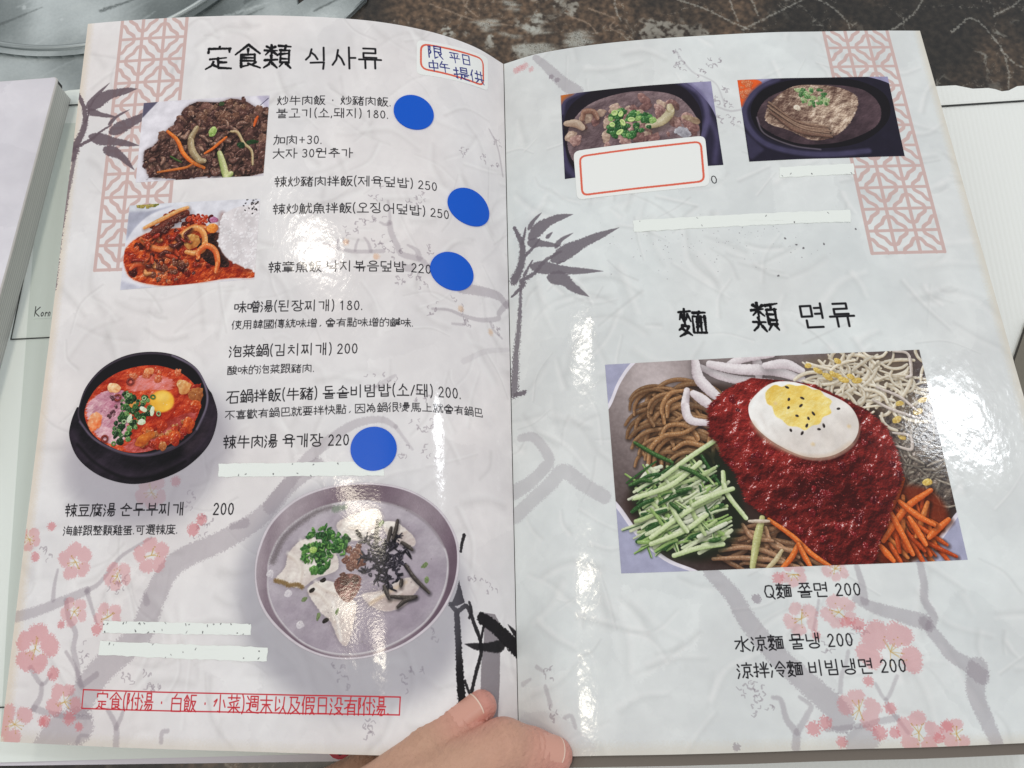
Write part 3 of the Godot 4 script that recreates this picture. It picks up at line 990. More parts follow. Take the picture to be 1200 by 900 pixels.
	for c in pv("379.9 1187.4 99.9 1470.6 168.6 1566 86.6 1559.1 145.6 1551 58.6 1182.5 105.7 1376.5 185.7 1384 29.6 1244.8 331.4 1089.8 396 1168.1 93.7 1558.9"):
		cv.dot(c, rng.randf_range(7, 13), INK_ROSE, 0.55, 0.5, 1.5)
	for c in pv("683.9 568.9 756.2 601.2"):
		cv.dot(c, 7, Color(0.88, 0.66, 0.50), 0.5, 0.5, 3.0)
	for c in pv("959.7 700.9 1042.8 737.3"):
		cv.dot(c, 7, Color(0.86, 0.68, 0.52), 0.5, 0.5, 3.0)
	# bamboo by the outer edge
	var bam := Color(0.40, 0.34, 0.37)
	bamboo_leaf(cv, "24.4 225.8 39.9 199.8 76.6 163.4", 8, bam)
	bamboo_leaf(cv, "32.5 230.8 69.5 198.3 112.5 187.9 150 182.7", 17, bam)
	bamboo_leaf(cv, "25 230.3 59.9 242.9 106.5 253.1", 9, bam)
	bamboo_leaf(cv, "91.1 291.2 129.2 274.6 184.1 248.5 210.8 228.1", 17, bam)
	bamboo_leaf(cv, "38.2 296.4 82.2 309.3 126.8 318.8 170.7 328", 15, bam)
	bamboo_leaf(cv, "81.1 330.6 122.9 349.1 164.1 387.6", 14, bam)
	bamboo_leaf(cv, "85.3 272.1 104.9 251.6 135.9 235.2", 5, bam)
	cv.stroke(curve(pv("-2.9 185.6 13.6 216.3 23.2 246.2 23 275.2 13.9 303.5 -0.4 324.1")), 4, 11, bam, 0.9, 0.5)
	cv.stroke(curve(pv("25 260.9 31.3 239.5 28.6 217.4")), 3, 2, bam, 0.9, 0.5)
	cv.stroke(curve(pv("3.4 325.8 45.2 305.5 65.2 288.9 92.7 272.5")), 5, 2, bam, 0.9, 0.5)
	cv.stroke(curve(pv("10.1 331.9 3.2 352.9 -6.8 360.9")), 8, 3, bam, 0.9, 0.6)
	cv.stroke(curve(pv("8.4 353.2 4.9 395.5 0.9 444.4 -2.2 499.6 -4.6 547.4 -5.1 588 -4.1 628.3 -4 661.6")), 5, 6, bam, 0.8, 0.9, 0.8)
	cv.stroke(pv("-3.4 611.6 -8.3 618.1 -12 611.3"), 3, 3, bam, 0.9)
	# the darker bamboo by the fold
	var black := Color(0.09, 0.08, 0.09)
	cv.area(pv("1015.2 1337.3 1044.3 1338.2 1059.2 1356.5 1054.8 1465.8 1047.7 1537.3 1002.3 1538.5 1007.4 1436.9 1014.7 1385.8"), Color(0.52, 0.49, 0.51), 0.9, 2.0, 0, 0.3)
	cv.stroke(curve(pv("951 1341.5 954.1 1389.1 957.2 1439.1 961.7 1494.2 964.7 1536.4")), 6, 10, black, 1.0, 0.3)
	cv.stroke(curve(pv("968 1190.2 963.2 1205.6 960 1222.7")), 4, 3, black, 0.9, 0.3)
	cv.area(pv("956.2 1279.5 964 1305.1 969.4 1321.1 952.4 1328.6 937.3 1329.4 948.6 1306.1"), black, 0.95, 2.0)
	cv.stroke(curve(pv("937.3 1326.2 952.5 1338.3 971.8 1327.4 983.6 1342.8 991.6 1361.6 1003.7 1386.5 1007.6 1411.7 995 1449.9 984.6 1484.3")), 5, 4, black, 0.92, 0.3)
	cv.stroke(curve(pv("979.7 1320.4 985.3 1336.2 979.6 1349.5")), 3, 3, black, 0.92, 0.3)
	cv.stroke(curve(pv("1016.8 1353.4 1009.6 1379.7 1003.6 1402.4")), 3, 3, black, 0.92, 0.3)
	cv.stroke(curve(pv("1010 1348.8 1043.8 1363 1077.1 1382.5 1105 1400")), 12, 17, black, 0.98, 0.2)
	bamboo_leaf(cv, "1111 1395.1 1105.8 1375.7 1080.9 1354.7", 9, black, 0.95)
	bamboo_leaf(cv, "1070 1394.7 1043.1 1400.5 999.4 1402.6 969.3 1399.1", 12, black, 0.95)
	cv.stroke(curve(pv("969.3 1466.4 979.1 1487.6 990.7 1499.4")), 3, 3, black, 0.9, 0.3)
	# printed shadows under the cut-out pot and bowl
	cv.area(oval(pv("260.1 1030.4")[0], 195, 150, -0.3), Color(0.55, 0.53, 0.58), 0.55, 0.0, 22)
	cv.area(oval(pv("729.8 1313")[0], 250, 215, 0.25), Color(0.52, 0.51, 0.56), 0.5, 0.0, 18)
	# lettering
	write(cv, "定食類", "312.7 110.4 532.7 107.6", 62, INK, 0.044, 1.0, 0.03, 0.7)
	write(cv, "식사류", "560.3 113.5 755.4 99.9", 60, INK, 0.043)
	write(cv, "炒牛肉飯 · 炒豬肉飯.", "500.2 223.4 780.1 213.8", 25, INK, 0.042)
	write(cv, "불고기(소,돼지) 180.", "500.1 256 774.9 247", 25, INK, 0.044)
	write(cv, "加肉+30.", "498.2 322.6 616.8 319.9", 25, INK, 0.043)
	write(cv, "大자 30원추가", "498.3 356.5 691.9 350.6", 25, INK, 0.044)
	write(cv, "辣炒豬肉拌飯(제육덮밥) 250", "506.8 425.5 899.1 414.8", 26, INK, 0.043)
	write(cv, "辣炒魷魚拌飯(오징어덮밥) 250", "507 491.3 930.4 479.5", 26, INK, 0.043)
	write(cv, "辣章魚飯 낙지볶음덮밥 220", "505.9 628.4 887 620", 26, INK, 0.043)
	write(cv, "味噌湯(된장찌개) 180.", "433.1 718 730.7 713.6", 26, INK, 0.044)
	write(cv, "使用韓國傳統味增，會有點味增的鹹味.", "430.2 758.1 847.5 749.7", 20, INK, 0.042)
	write(cv, "泡菜鍋(김치찌개) 200", "428.8 816.5 723 810.3", 27, INK, 0.044)
	write(cv, "酸味的泡菜跟豬肉.", "428 857.4 626.9 853.5", 20, INK, 0.042)
	write(cv, "石鍋拌飯(牛豬) 돌솥비빔밥(소/돼) 200.", "430.6 915.3 961.9 894.5", 28, INK, 0.044)
	write(cv, "不喜歡有鍋巴就要拌快點，因為鍋很燙馬上就會有鍋巴", "429.7 953.4 1017.3 928.4", 20, INK, 0.042)
	write(cv, "辣牛肉湯 육개장 220", "430.3 1009.8 712.3 1005.9", 28, INK, 0.045)
	write(cv, "辣豆腐湯 순두부찌개", "85.1 1149.8 357.9 1145.6", 27, INK, 0.045)
	write(cv, "200", "418.5 1145.8 467.5 1145.9", 29, INK, 0.045)
	write(cv, "海鮮跟整顆雞蛋.可選辣度.", "86.5 1191.5 346.4 1186.7", 20, INK, 0.044)
	var red := Color(0.78, 0.13, 0.17)
	write(cv, "定食(附湯 · 白飯 · 小菜)週末以及假日沒有附湯.", "198.8 1516.4 816.6 1516.1", 33, red, 0.036)
	var p := pv("170.4 1497.6 836.6 1498.5 835.7 1529.8 170.9 1532.2")
	for k in 4:
		cv.stroke(PackedVector2Array([p[k], p[(k + 1) % 4]]), 1.1, 1.1, red, 0.95)
	return cv

func right_print() -> Canvas:
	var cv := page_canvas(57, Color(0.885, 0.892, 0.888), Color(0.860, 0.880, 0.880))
	cv.begin(Rect2(PW - 30, 0, 30, PH))
	cv.seg(Vector2(PW + 4, 0), Vector2(PW + 4, PH), 16, 20, 9.0, 0.3)
	cv.lay(Color(0.86, 0.81, 0.72), 0.5, 0.5)
	cv.begin(Rect2(0, PH - 40, PW, 40))
	cv.seg(Vector2(0, PH + 4), Vector2(PW, PH + 4), 22, 14, 10.0, 0.3)
	cv.lay(Color(0.83, 0.79, 0.72), 0.5, 0.5)
	lattice(cv, Vector2(851.3, -6.0), Vector2(55.18, 54.80), 3, 11)
	# branches
	branch(cv, "93.5 9.6 122.1 41.7 160.2 92.7 197.8 129.7", 10, 22, 0.48)
	for c in pv("135.3 75.8 150.2 87.9"):
		cv.dot(c, 7, INK_MAUVE, 0.5, 0.5)
	for c in pv("36.6 30.8 62.1 26.2 80.3 41.2 49.4 28.6"):
		cv.dot(c, rng.randf_range(6, 10), INK_ROSE, 0.35, 0.7, 2.0)
	flecks(cv, "464.4 40.3 471.9 71.7 464.4 89.6 517 105.2 547 82.6 563.9 77.5 512.6 141.2 575 157 549.9 185.2 574.7 198.6 584.8 240.3 558.8 238.7", 11, 5, 0.42)
	branch(cv, "464.4 40.3 475.3 65.8 500.8 104.2 526.3 117.9 555.3 143.8 568.7 204.1", 3, 2, 0.3)
	branch(cv, "547.7 202.9 577.6 216.4 604.1 215.1", 3, 3, 0.35)
	branch(cv, "3.9 1083.4 41.9 1071.9 78.8 1047.9 93.2 1025.6 59.9 977 22.4 969.5", 20, 10, 0.36)
	branch(cv, "8.4 1133.5 40.5 1113.7 92.4 1082.3 123.9 1056.8 165.7 1088.5 206.8 1115.4", 20, 17, 0.34)
	branch(cv, "406.2 1271.6 443 1316.9 467.7 1368.4 510.6 1429.4 562.8 1484.5 605.2 1528.7 611.9 1547.7", 17, 29, 0.5)
	branch(cv, "689.7 1270.7 694 1304.5 693.1 1337.7", 6, 9, 0.5)
	branch(cv, "678.8 1332.2 706.6 1348.3 754.5 1365 797.5 1379.1", 10, 18, 0.5)
	branch(cv, "813.2 1267.1 812.3 1308.6 806.9 1339 817.3 1369.7 805.5 1389.3", 8, 10, 0.5)
	branch(cv, "797.5 1379.1 816.4 1409.6 834.9 1439.8 860.4 1460.3 880.6 1480.5", 12, 18, 0.5)
	branch(cv, "879.1 1465.9 864.2 1508.6 870.1 1546.7 882.3 1598.3", 22, 14, 0.5)
	branch(cv, "524.4 1594 528.1 1568.7 514.4 1544.9 509.2 1511.6 495 1506.4", 9, 4, 0.5)
	branch(cv, "530.5 1568.7 554.9 1536.6 561.9 1522.7 544.4 1507.9", 7, 4, 0.45)
	branch(cv, "584.6 1565.6 648.7 1560.5 678.9 1554.3 714 1548.3", 5, 7, 0.45)
	branch(cv, "700.3 1517.2 702.5 1531.5 717.5 1555.4 728.3 1574.4", 5, 4, 0.4)
	branch(cv, "686 1488.2 700.8 1514.9 728 1475", 4, 4, 0.4)
	branch(cv, "606.7 1332.4 596.8 1362.5 587.8 1387.3", 3, 3, 0.4)
	branch(cv, "646.7 1428.7 637.6 1452.9 626.9 1472 619.7 1500.6", 4, 5, 0.4)
	branch(cv, "638.6 1590.4 654.6 1581.6", 30, 26, 0.42)
	branch(cv, "48.5 1437.5 65.9 1447.9", 5, 3, 0.4)
	branch(cv, "67.8 1475.2 75.4 1497.9 77.7 1509.1", 5, 6, 0.4)
	branch(cv, "107.9 1532.2 120.1 1530.4 127.8 1550.1", 5, 4, 0.4)
	branch(cv, "13.6 1467.1 32.5 1459.2", 6, 3, 0.35)
	flecks(cv, "85.2 1524.9 68.6 1452.6 453 1490.5 470.1 1499.8", 12, 5, 0.4)
	flecks(cv, "452.3 1490.8 462.9 1524.5 484.5 1510.9 607.5 1422.6 657.7 1394.5 677.8 1395.1", 14, 5, 0.36)
	# the wide faint wash at the foot by the fold
	branch(cv, "20.5 1539.7 68.2 1539.5 99.6 1553.7 140.6 1591", 22, 26, 0.14)
	blossom(cv, "568 1366.6 641.3 1356.4", 33, 0.5, 0.4)
	blossom(cv, "724 1431.1", 58, 0.62, 2.8, 4)
	blossom(cv, "648.7 1532.3", 36, 0.56, 3.4, 4)
	blossom(cv, "747.5 1575", 38, 0.62, 2.2)
	blossom(cv, "814.1 1579.5", 27, 0.6, 0.9, 4)
	blossom(cv, "647.3 1274.5 565.1 1282.2", 25, 0.5, 0.3)
	for c in pv("672.9 1380 651 1374.3 674.6 1483 705 1531.6 677.9 1573 704.3 1573.7 607.8 1587.2 584 1553.9 560.7 1562.6 781.5 1585.3 591.3 1397.4 800.3 1565.1 535.4 1289"):
		cv.dot(c, rng.randf_range(8, 13), INK_ROSE, 0.5, 0.5, 1.5)
	for c in pv("488.7 1326"):
		cv.dot(c, 9, INK_MAUVE, 0.5, 0.5)
	cv.dot(pv("418.3 1590.4")[0], 7, INK_MAUVE, 0.45, 0.5)
	# bamboo by the fold
	var bam := Color(0.44, 0.41, 0.44)
	bamboo_leaf(cv, "58.9 480.5 73.9 460.8 95.7 445.1", 7, bam)
	bamboo_leaf(cv, "60 505.4 94.4 480.4 129.5 467.1 173.1 461.1", 18, bam)
	bamboo_leaf(cv, "56.6 512.1 92.9 523.9 140.4 538.6", 12, bam)
	bamboo_leaf(cv, "115.2 572.8 164.4 549 214.3 528.5 280.4 505", 20, bam)
	bamboo_leaf(cv, "61 573.9 107.9 588.7 167.2 603.3 235.9 610.6", 16, bam)
	bamboo_leaf(cv, "106 611 139.7 619.8 165.2 645 199.8 669.9", 18, bam)
	bamboo_leaf(cv, "126.5 541.3 141.1 523.1 170.8 508.8", 7, bam)
	bamboo_leaf(cv, "106.2 511.9 113.8 505.7 121.4 499.9", 5, bam)
	cv.stroke(curve(pv("19.3 463.2 31.6 490.3 40.5 516.3 39.7 545.1 32.5 571.9 17 596.2")), 4, 13, bam, 0.92, 0.5)
	cv.stroke(curve(pv("40.7 510.6 47.8 489.1 51.5 472.5")), 5, 2, bam, 0.92, 0.5)
	cv.stroke(curve(pv("50.6 542.4 74.9 525.6 87.4 511.1")), 5, 2, bam, 0.92, 0.5)
	cv.stroke(curve(pv("34.7 603.9 72.6 594 97.1 570.8 114.5 562.4 139.8 551.8")), 6, 3, bam, 0.9, 0.6)
	cv.stroke(curve(pv("44.7 592.4 54.6 578 67.6 561.3")), 5, 2, bam, 0.9, 0.6)
	cv.stroke(curve(pv("130.4 580.7 149.7 575.8")), 3, 2, bam, 0.9, 0.6)
	cv.stroke(curve(pv("39.6 613.7 31 622.7 8.2 636.3")), 9, 3, bam, 0.92, 0.6)
	cv.stroke(curve(pv("32.7 628.8 29.4 678.1 23.6 726.1 15.8 778.3 12.1 820.1 8.3 866.6")), 4, 11, bam, 0.85, 0.8, 0.5)
	cv.stroke(curve(pv("11.3 869.9 36.2 870.2")), 5, 6, bam, 0.9, 0.6)
	# ink flecks under the tape
	for k in 130:
		var c := pv("324.5 553.9")[0] + Vector2(rng.randfn(0, 90) + rng.randf() * 330, rng.randfn(10, 34))
		cv.dot(c, rng.randf_range(0.5, 1.3), Color(0.45, 0.43, 0.45), rng.randf_range(0.2, 0.7), 0.6)
	for c in pv("660.1 552.9 745.7 570.3 630.7 643.1 697.5 578.6 683.4 569.6 825.8 534.8"):
		cv.dot(c, 2.2, Color(0.35, 0.33, 0.35), 0.8, 0.7)
	# lettering
	write(cv, "麵", "391.7 742.6 459.5 743.8", 64, INK, 0.041, 1.0, 0.03, 0.7)
	write(cv, "類", "556.2 738.2 619.8 739.1", 68, INK, 0.041, 1.0, 0.03, 0.7)
	write(cv, "면류", "660.8 740.8 786.7 739.4", 60, INK, 0.044)
	write(cv, "Q麵 쫄면 200", "502.8 1312.3 690.7 1313.6", 29, INK, 0.044)
	write(cv, "水涼麵 물냉 200", "435.2 1408.9 659.8 1406.6", 29, INK, 0.044)
	write(cv, "涼拌冷麵 비빔냉면 200", "434.2 1456.9 748.8 1455.8", 29, INK, 0.044)
	write(cv, "0", "506.6 397.5 525.1 396.3", 25, INK, 0.04)
	return cv

func photo(w: int, h: int, col: Color) -> Canvas:
	return Canvas.new(w, h, col, grain)

func bulgogi() -> Canvas:
	var cv := photo(405, 271, rgb(224, 220, 228))
	cv.area(pv("-36.3 3.3 50.4 7.7 -26.8 93.9"), rgb(96, 92, 112), 1.0, 0.0, 1)
	cv.area(curve(pv("9.1 80.8 27.1 36.7 84.7 16.7 172.4 5.1 288.6 -6.7 433.4 -6 452.7 303.3 -6 292.3 -7.7 205.4"), true), rgb(228, 224, 232), 1.0, 0.0, 2)
	cv.area(pv("361.6 -1.9 412.1 -1.9 415.7 54.6 393.2 39.6"), rgb(190, 184, 204), 1.0, 0.0, 3)
	cv.stroke(pv("402 9.5 378.3 32.1"), 1.2, 1.0, rgb(70, 66, 90))
	var mound := pv("18.2 170 46.3 156.5 79 113.6 119.9 78.1 138 33.9 173.3 16.4 247 21 282.5 8.3 326.7 16.6 364.4 39.6 404.5 47.1 428 245.9 351.5 263.4 237.2 258.9 129.7 265 41.4 254.6 18.2 206.5")
	cv.area(mound, rgb(60, 40, 38), 0.7, 6.0, 6)
	cv.mass(mound, 0.22, rgb(125, 88, 76), rgb(38, 24, 23), 0.35, 5.0, 1.6)
	cv.heap(mound, 190, 8, 20, [rgb(150, 108, 96), rgb(130, 90, 80), rgb(168, 128, 110), rgb(112, 76, 70)], [rgb(46, 28, 27), rgb(36, 22, 22), rgb(60, 40, 34), rgb(30, 18, 18)], rng, 0.45, 0.75, 0.35)
	for k in 70:
		var a := mound[rng.randi() % mound.size()].lerp(pv("243.8 163.3")[0], rng.randf_range(0.08, 1.0))
		var ang := rng.randf_range(-0.9, 0.9)
		var l := rng.randf_range(12, 34)
		var q := PackedVector2Array([a, a + Vector2.from_angle(ang) * l * 0.5, a + Vector2.from_angle(ang + rng.randf_range(-0.9, 0.9)) * l])
		var tone := rng.randf()
		cv.strand(curve(q, false, 5), rng.randf_range(4.5, 9.5), rgb(134, 96, 84).lerp(rgb(184, 146, 124), tone * tone), rgb(52, 32, 30), 0.55, 0.5, 0.5)
	cv.heap(pv("138 33.9 247 21 326.7 16.6 364.4 39.6 339.8 99 239.1 104.3 149.4 79.2"), 26, 6, 14, [rgb(160, 122, 96), rgb(150, 108, 86)], [rgb(70, 46, 38), rgb(60, 38, 34)], rng, 0.5, 0.6, 0.5)
	cv.strand(curve(pv("87.6 110.2 122 141.1 143.9 182.2 175.6 212.3 214.8 231.6")), 6.5, rgb(240, 140, 62), rgb(170, 70, 24), 0.35)
	cv.strand(curve(pv("67.8 241.2 112.4 235.6 155.4 229.8 176.3 219.6")), 4.0, rgb(214, 130, 66), rgb(140, 66, 28), 0.3)
	cv.strand(curve(pv("213.2 185.9 237.2 170.5 257.4 152.7 277.6 134.8")), 4.5, rgb(236, 128, 54), rgb(170, 70, 26), 0.3)
	cv.strand(curve(pv("362.8 99.3 367.2 80.7 372.2 69.6")), 4.5, rgb(220, 108, 50), rgb(150, 60, 26), 0.3)
	cv.strand(curve(pv("180.7 102.5 165.6 138.9 172.5 175.8 196.8 205.7 213 209.9")), 11, rgb(196, 178, 142), rgb(112, 88, 62), 0.5)
	cv.strand(curve(pv("290.7 116.6 312.6 120.8 333 154.2 359.8 180.2 366.4 223.9")), 4.5, rgb(206, 186, 146), rgb(130, 104, 70), 0.4)
	cv.strand(curve(pv("260 185.6 273.6 222.3 287.2 258.7 300.9 251.8")), 11, rgb(214, 212, 160), rgb(120, 140, 74), 0.5)
	cv.lump(pv("232.7 115.2")[0], 12, 16, 0.3, rgb(206, 222, 148), rgb(110, 142, 66), 0.5, 0.2)
	cv.lump(pv("361.4 152.4")[0], 19, 8, -0.1, rgb(56, 92, 50), rgb(18, 40, 22), 0.2, 0.4)
	cv.lump(pv("326.3 161.5")[0], 15, 9, 0.5, rgb(50, 84, 48), rgb(16, 34, 20), 0.2, 0.4)
	cv.strand(curve(pv("104.7 191.7 124 203.3 140.7 211.2")), 3, rgb(86, 116, 56), rgb(36, 56, 26), 0.2)
	cv.lump(pv("254.7 26.4")[0], 10, 7, 0.1, rgb(86, 104, 66), rgb(36, 50, 30), 0.1, 0.4)
	cv.heap(mound, 30, 2, 4.5, [rgb(188, 150, 120), rgb(170, 120, 92)], [rgb(80, 52, 42), rgb(70, 44, 36)], rng, 0.7, 0.5)
	cv.finish(0.15, 0.05)
	return cv

func squid() -> Canvas:
	var cv := photo(412, 269, rgb(225, 226, 234))
	cv.area(pv("-12.9 -26.8 170.5 -9.5 114.4 6.5 16.8 45.7 -3.7 59.1"), rgb(206, 208, 216), 1.0, 0.0, 2)
	cv.area(pv("-6.7 30.6 66 29.7 151.2 14.8 60.8 50.8 22.7 102.3 3.1 122.6"), rgb(166, 166, 182), 0.9, 0.0, 3)
	cv.heap(pv("12.9 8.6 56 3 103.3 4.7 86.2 14.1 35.7 18"), 22, 4, 8, [rgb(206, 190, 110), rgb(150, 150, 70)], [rgb(120, 104, 44), rgb(84, 90, 40)], rng, 0.3, 0.4)
	cv.area(curve(pv("-0.4 157.3 21.2 88.2 88.1 34 200.9 9.2 328.2 -2 427.3 6.3 447.1 303.1 5.8 281"), true), rgb(222, 221, 229), 1.0, 0.0, 2)
	cv.area(pv("-5.9 239.9 67.9 262.3 209.6 269.1 -1.4 280.9"), rgb(190, 190, 206), 0.8, 0.0, 3)
	var pool := curve(pv("-0.4 157.3 31.4 116.6 108.1 91 265.1 95.3 342.9 193.6 412.9 204.8 415.3 238.8 332.6 241.1 229.3 254 124.2 258.3 36.9 237.6 7.7 199.1"), true)
	cv.area(pool, rgb(214, 96, 44), 0.9, 4.0, 3)
	cv.mass(pool, 0.12, rgb(228, 110, 50), rgb(132, 30, 16), 0.5, 4.0, 1.2)
	cv.heap(pv("14.1 157.8 57.5 89.4 83.7 62.1 174.7 36.7 261.7 53.2 294.5 109.9 294 192.7 207.5 245.3 79.8 238.8 27.9 220.3"), 90, 6, 16, [rgb(196, 66, 34), rgb(160, 48, 28), rgb(226, 110, 52), rgb(116, 40, 30)], [rgb(84, 18, 12), rgb(66, 16, 12), rgb(130, 36, 16), rgb(40, 12, 12)], rng, 0.6, 0.5)
	cv.mass(curve(pv("232 122.4 293.9 102.9 319.9 165.7 330 207.1 273.6 199.1 235.6 163.9"), true), 0.3, rgb(84, 52, 44), rgb(20, 10, 10), 0.3, 3.0, 1.5)
	cv.strand(curve(pv("87.1 97.4 114.2 80.7 147.9 57.1 185.8 40.6")), 15, rgb(128, 62, 48), rgb(52, 16, 16), 0.4)
	cv.heap(pv("83.5 97.2 178.3 36.8 190.3 51.3 103.2 115.3"), 34, 3, 5, [rgb(150, 84, 64), rgb(110, 56, 44)], [rgb(40, 12, 12), rgb(34, 10, 10)], rng, 0.6, 0.2)
	cv.strand(curve(pv("49.5 117.1 76.9 138.9 120.9 150.6 155.7 141.2 177.4 107 214.5 83.6 250.4 88")), 10, rgb(230, 140, 80), rgb(160, 60, 26), 0.55)
	cv.strand(curve(pv("175.8 127.8 187.5 100.3 221.9 87.2 246.4 108.8 248.5 150.5 221.4 163.6 196.3 159.5")), 9, rgb(238, 176, 112), rgb(170, 84, 36), 0.5)
	cv.lump(pv("212.5 125.3")[0], 22, 26, 0.3, rgb(232, 190, 120), rgb(150, 76, 30), 0.6, 0.4)
	cv.strand(curve(pv("233.2 177.7 235 157 258.4 142.4 284.3 158.1 295.4 192.7 292.7 220")), 9, rgb(240, 148, 84), rgb(170, 58, 26), 0.6)
	cv.strand(curve(pv("26.4 206.5 43 193.2 68.1 193.9 90.9 208.3")), 8, rgb(226, 120, 70), rgb(150, 48, 24), 0.5)
	cv.strand(curve(pv("56.8 82.4 84.4 69.2 118.8 52.7 160 32.7 187.8 23")), 7, rgb(236, 190, 130), rgb(180, 90, 40), 0.4)
	for k in 34:
		var a := pv("156.3 148.1")[0] + Vector2(rng.randf_range(-95, 70), rng.randf_range(-55, 72))
		var ang := rng.randf() * TAU
		var l := rng.randf_range(14, 34)
		var q := PackedVector2Array([a, a + Vector2.from_angle(ang) * l * 0.5, a + Vector2.from_angle(ang + rng.randf_range(-1.2, 1.2)) * l])
		var col: Color = [rgb(226, 104, 56), rgb(206, 76, 40), rgb(238, 160, 100), rgb(170, 52, 34), rgb(110, 48, 40)][rng.randi() % 5]
		cv.strand(curve(q, false, 5), rng.randf_range(3.5, 7.5), col, col.darkened(0.55), 0.7, 0.5, 0.4)
	cv.lump(pv("270.2 88.4")[0], 18, 15, 0.1, rgb(250, 180, 90), rgb(206, 100, 36), 0.5, 0.15)
	cv.lump(pv("273 62.6")[0], 14, 9, 0.1, rgb(200, 150, 190), rgb(150, 70, 96), 0.4, 0.3)
	cv.heap(pv("190.3 51.3 254 45.9 259.3 67.2 199.9 79.7"), 18, 4, 9, [rgb(226, 90, 44), rgb(210, 70, 34)], [rgb(140, 34, 16), rgb(120, 26, 14)], rng, 0.6, 0.4)
	cv.heap(pv("96.7 194.7 187.3 176.5 218.6 211.6 172.9 251.3 101.5 242.8"), 30, 5, 10, [rgb(150, 92, 66), rgb(226, 130, 70)], [rgb(70, 30, 22), rgb(130, 44, 20)], rng, 0.6, 0.3)
	var rice := curve(pv("293.4 95.9 297.1 54 330.6 30 372.1 20 428.3 20.5 441.2 215.2 393 214.8 357.3 200.7 320.9 179.5 293.2 137.6"), true)
	cv.stroke(curve(pv("298 46.9 290.5 95.8 296.9 141.1 324.7 183 361 204.2 396.6 218.3")), 7, 7, rgb(120, 70, 60), 0.55, 0.0, 0.0, 9)
	cv.area(rice, rgb(220, 213, 215), 1.0, 2.0, 1)
	cv.heap(rice, 240, 3.2, 5.5, [rgb(254, 252, 253), rgb(248, 245, 247)], [rgb(206, 197, 202), rgb(216, 208, 212)], rng, 0.4, 0.15, 0.5)
	for k in 26:
		var c := pv("389.6 18.8")[0] + Vector2(rng.randfn(0, 16), rng.randfn(0, 11))
		cv.lump(c, 3.2, 1.8, rng.randf() * TAU, rgb(60, 50, 52), rgb(16, 12, 14), 0.1, 0.1, 0.0)
	cv.finish(0.2, 0.05)
	return cv

